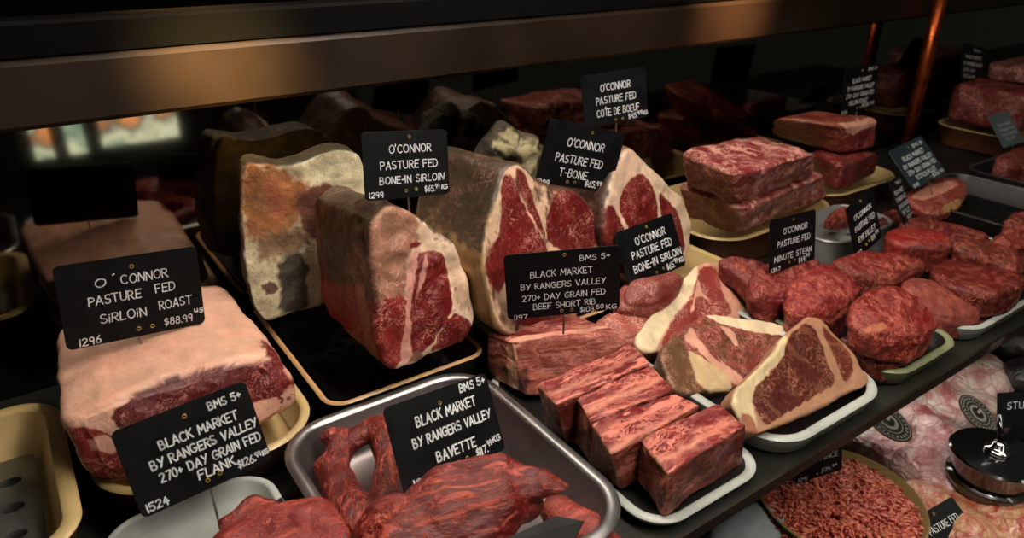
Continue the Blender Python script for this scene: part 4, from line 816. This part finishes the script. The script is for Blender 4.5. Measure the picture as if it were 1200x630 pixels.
pack('large white vacuum pack with a round black sticker, beside the mince bowl', [(W(1000, 505, -.170), W(1062, 532, -.170), .033, .035, .6), (W(1030, 490, -.165), W(1050, 515, -.165), .028, .03, .6), (W(1060, 555, -.175), W(1090, 570, -.175), .02, .024, .7)], v1)
pack('darker pink vacuum-packed shank between the two pale packs', [(W(1065, 492, -.15), W(1130, 545, -.15), .03, .035, .8), (W(1080, 550, -.16), W(1120, 570, -.16), .03, .03, .8)], v2)
pack('dark plastic pack under the rail at the upper right of the lower counter', [(W(1190, 396, -.14), W(1240, 404, -.14), .04, .05, .7), (W(1205, 440, -.13), W(1240, 440, -.13), .03, .04, .8)], v3)
pack('reddish vacuum pack under the pasture fed mince sign', [(W(1085, 590, -.16), W(1130, 625, -.16), .03, .035, .7), (W(1120, 590, -.17), W(1200, 625, -.16), .03, .04, .7)], vac('vacuum_packed_mince', (170, 74, 50), (200, 160, 120), 40))
pack('pale blue-grey wrapped packet at the bottom edge below the rail', [(W(868, 640, -.15), W(905, 612, -.15), .03, .03, .6), (W(900, 640, -.16), W(945, 650, -.16), .03, .03, .6)], plain('grey_wrap', (168, 178, 182), .3, coat=.6, var=.1))
stk_b = plain('black_sticker', (18, 18, 18), .35, coat=.4); stk_w = plain('grey_print', (150, 146, 130), .5)
def sticker(label, px, py, z, r, az, tilt, lift):
    pl = Plane(W(px, py, z), az, tilt); t = thing('round_sticker', label, 'sticker', tuple(pl.p)); C_ = lambda rr, d: [pl.p+pl.u*rr*math.cos(q)+pl.v*rr*math.sin(q)+pl.n*d for q in np.linspace(0, 2*math.pi, 48, endpoint=False)]
    b = MB(); b.rings([C_(r, -.0008), C_(r, 0)]); b.build('sticker_disc', stk_b, t, False)
    b = MB()
    for rr, w_ in ((.93, .03), (.62, .03)): b.rings([C_(r*rr, .0003), C_(r*(rr-w_), .0003)], cap0=False, cap1=False)
    for k in range(26):
        a = 2*math.pi*k/26; p = pl.p+(pl.u*math.cos(a)+pl.v*math.sin(a))*r*.78+pl.n*.0003; u_ = (-pl.u*math.sin(a)+pl.v*math.cos(a)); v_ = pl.u*math.cos(a)+pl.v*math.sin(a)
        b.add([p-u_*r*.04-v_*r*.05, p+u_*r*.03-v_*r*.05, p+u_*r*.04+v_*r*.05, p-u_*r*.03+v_*r*.05], [(0, 1, 2, 3)])
    ribbon(b, [(.38*math.cos(q), .38*math.sin(q)) for q in np.linspace(.6, 5.6, 14)]+[(.38, 0), (.05, 0)], .13, lambda x_, y_: pl.p+pl.u*x_*r+pl.v*y_*r+pl.n*.0004)
    b.build('sticker_print', stk_w, t, False)
sticker('round black sticker on the large white vacuum pack', 1040, 492, -.112, .030, 20, 68, 0)
sticker('round black sticker on the pale veined vacuum pack', 1146, 484, -.098, .024, 10, 60, 0)
# mince bowl
bc = W(985, 582, -.125); R0 = .081
t = thing('mince_bowl', 'round olive-cream bowl of red mince on the lower counter', 'bowl', (bc[0], bc[1], LZ+.0005))
b = MB(); prof = [(.5, LZ+.0005), (.56, LZ+.001), (.80, LZ+.035), (.97, -.130), (1., -.126), (.985, -.1245), (.965, -.127), (.93, -.138), (.78, LZ+.04), (.5, LZ+.012)]
b.rings([[(bc[0]+R0*s*math.cos(q), bc[1]+R0*s*math.sin(q), z) for q in np.linspace(0, 2*math.pi, 64, endpoint=False)] for s, z in prof])
auto_sharp(b.build('bowl', plain('olive_cream_bowl', (150, 132, 84), .35, coat=.3, var=.1), t), 50)
b = MB(); rnd = random.Random(2)
for k in range(3600):
    a = rnd.uniform(0, 6.283); q = math.sqrt(rnd.random())*.93; x, y = bc[0]+R0*q*math.cos(a), bc[1]+R0*q*math.sin(a); z = -.1375+.014*(1-q*q)+rnd.uniform(-.002, .002)+.003*math.sin(x*170)*math.sin(y*190)
    d = rnd.uniform(0, 6.283); P = [np.array([x, y, z])]
    for s in range(4): d += rnd.uniform(-.7, .7); P.append(P[-1]+np.array([math.cos(d), math.sin(d), rnd.uniform(-.35, .35)])*.0022)
    b.tube(P, [.0009, .0015, .0016, .0015, .0009], 5)
P = [[(bc[0]+R0*s*math.cos(q), bc[1]+R0*s*math.sin(q), z) for q in np.linspace(0, 2*math.pi, 40, endpoint=False)] for s, z in ((.78, LZ+.042), (.93, -.141), (.5, -.132), (.05, -.128))]
b.rings(P)
mm_, n_, b_ = mat('minced_beef'); tc = N(n_, 'ShaderNodeTexCoord'); ns = N(n_, 'ShaderNodeTexNoise', i_Scale=240., i_Detail=5.); L(n_, tc.outputs['Object'], ns.inputs[0])
L(n_, mixc(n_, ramp(n_, ns.outputs[0], .42, .62), lin((150, 44, 32)), lin((206, 120, 94))), b_.inputs['Base Color']); b_.inputs['Roughness'].default_value = .4; b_.inputs['Coat Weight'].default_value = .3
o = b.build('minced_beef', mm_); tag(o, 'heap of red beef mince filling the olive-cream bowl', 'mince', None, 'stuff')
# signs of the lower counter
def flat_sign(label, corners, y, lines, **k): return sign(label, corners, y, lines, **k)
sign('black sign reading mince standing at the back of the mince bowl', [(930, 520), (987, 502), (987, 550), (934, 566)], .30, [("WAGYU", .3, .7, .28, .12), ("MINCE", .52, .9, .55, .13), ("$24.", .55, .76, .86, .10), ("99", .78, .88, .83, .07), ("1091", .06, .24, .93, .10)], pin=(.03, 0), sw=.011)
sign('black sign reading pasture fed mince at the bottom right corner', [(1063, 612), (1114, 582), (1160, 640), (1108, 672)], .17, [(PF, .22, .86, .32, .14), ("MINCE", .4, .78, .62, .14)], pin=(.03, 0), sw=.009)
sc_ = W(1168, 530, -.10)
t = thing('sign_stand', 'round glossy black sign stand with a chrome boss on the lower counter', 'stand', tuple(sc_-np.array([0, 0, .03])))
sign('black sign reading stuffing, held by the round black stand at the right edge', [(1170, 461), (1240, 455), (1240, 498), (1167, 501)], float(sc_[1])+.012, [("STUFFING", .16, .85, .38, .22), ("$9.99", .5, .8, .75, .16)], sw=.014)
gb = plain('gloss_black', (10, 10, 11), .15, coat=1.); chrome = plain('chrome', (190, 190, 190), .12, 1.)
ring_ = lambda c, r, z: [(c[0]+r*math.cos(q), c[1]+r*math.sin(q), c[2]+z) for q in np.linspace(0, 2*math.pi, 56, endpoint=False)]
b = MB(); b.rings([ring_(sc_, s, z) for s, z in ((.030, -.03), (.036, -.028), (.042, -.006), (.044, -.002), (.042, 0), (.012, .002))]); auto_sharp(b.build('base', gb, t), 40)
b = MB(); b.rings([ring_(sc_, s, z) for s, z in ((.013, .0025), (.0125, .005), (.009, .007), (.007, .0075), (.006, .013), (.003, .014))]); b.build('boss', chrome, t)
b = MB(); b.tube([sc_+np.array([0, 0, .0142]), sc_+np.array([.012, .012, .036])], .003, 12); b.build('stem', gb, t)
b = MB(); b.rings([ring_(sc_, s, z) for s, z in ((.034, LZ-sc_[2]+.0005), (.034, -.045), (.040, -.034), (.040, -.0305))]); tag(b.build('olive_jar', plain('dark_jar', (34, 28, 18), .2, coat=1., var=.3)), 'dark glass jar beneath the round black sign stand', 'jar')

# ================================================================== SHOP BEHIND THE CUSTOMER (seen only in the smoked mirror) AND LIGHTS
b = MB(); b.box((-.6, -1.46, -.6), (1.2, -1.42, .2)); struct('wall_front', b, plain('dark_shop_wall', (34, 32, 28), .8))
def lit_window(k, x0, x1, z0, z1, seed):
    m, n, b_ = mat('lit_street_view'); tc = N(n, 'ShaderNodeTexCoord'); ns = N(n, 'ShaderNodeTexNoise', i_Scale=7., i_Detail=5.); ns.noise_dimensions = '4D'; ns.inputs['W'].default_value = seed; L(n, tc.outputs['Object'], ns.inputs[0])
    r = N(n, 'ShaderNodeValToRGB'); e = r.color_ramp.elements; e[0].position = .36; e[0].color = (.02, .03, .02, 1); e[1].position = .68; e[1].color = (.9, .35, .12, 1)
    for p, c in ((.46, (.25, .38, .28)), (.53, (.8, .85, .62)), (.6, (.08, .09, .07))): q = e.new(p); q.color = (*c, 1)
    L(n, ns.outputs[0], r.inputs[0]); L(n, r.outputs[0], b_.inputs['Emission Color']); b_.inputs['Emission Strength'].default_value = 6.; b_.inputs['Base Color'].default_value = (.02, .02, .02, 1)
    b = MB(); b.box((x0, -1.418, z0), (x1, -1.412, z1)); t = struct('window_%d' % k, b, m)
lit_window(1, .03, .085, -.32, -.19, 1.3); lit_window(2, .13, .185, -.32, -.18, 4.1); lit_window(3, .235, .49, -.31, -.20, 7.7)
def area(name, loc, target, sx, sy, power, col):
    l = bpy.data.lights.new(name, 'AREA'); l.shape = 'RECTANGLE'; l.size = sx; l.size_y = sy; l.energy = power; l.color = col
    o = bpy.data.objects.new(name, l); COL.objects.link(o); o.location = loc; d = Vector(target)-Vector(loc); o.rotation_euler = d.to_track_quat('-Z', 'X').to_euler(); return o
area('case_strip_light', (.38, .31, .74), (.38, .36, .0), 1.15, .07, 11.0, (1., .90, .77))
area('ceiling_light', (.5, -.5, 1.3), (.6, .2, -.1), .5, .3, 3.5, (1., .90, .78))
area('lower_counter_fill', (.80, .30, -.016), (.80, .24, -.2), 1.2, .03, .9, (1., .93, .84))  # added light, unseen under the deck; brightens the lower packs
def spot(name, loc, target, power, ang, col):
    l = bpy.data.lights.new(name, 'SPOT'); l.energy = power; l.color = col; l.spot_size = math.radians(ang); l.spot_blend = 1.; l.shadow_soft_size = .03
    o = bpy.data.objects.new(name, l); COL.objects.link(o); o.location = loc; o.rotation_euler = (Vector(target)-Vector(loc)).to_track_quat('-Z', 'Y').to_euler()
spot('rail_glow_spot', (-.2, -1.0, 1.3), tuple(WY(262, 78, .69)), 1700, 4.5, (1., .62, .22))  # added unseen spot, gives the rail its amber glow
spot('rail_glow_spot', (1.4, -1.0, 1.3), tuple(WY(862, 16, .69)), 900, 5., (1., .5, .2))  # second added spot, for the rail's glow further right
wd = bpy.data.worlds.new('world'); SC.world = wd; wd.use_nodes = True; wd.node_tree.nodes['Background'].inputs[0].default_value = (.62, .68, .50, 1); wd.node_tree.nodes['Background'].inputs[1].default_value = .04
SC.view_settings.view_transform = 'Standard'; SC.view_settings.look = 'None'; SC.view_settings.exposure = -0.12; SC.view_settings.gamma = 1; SC.view_settings.use_curve_mapping = False
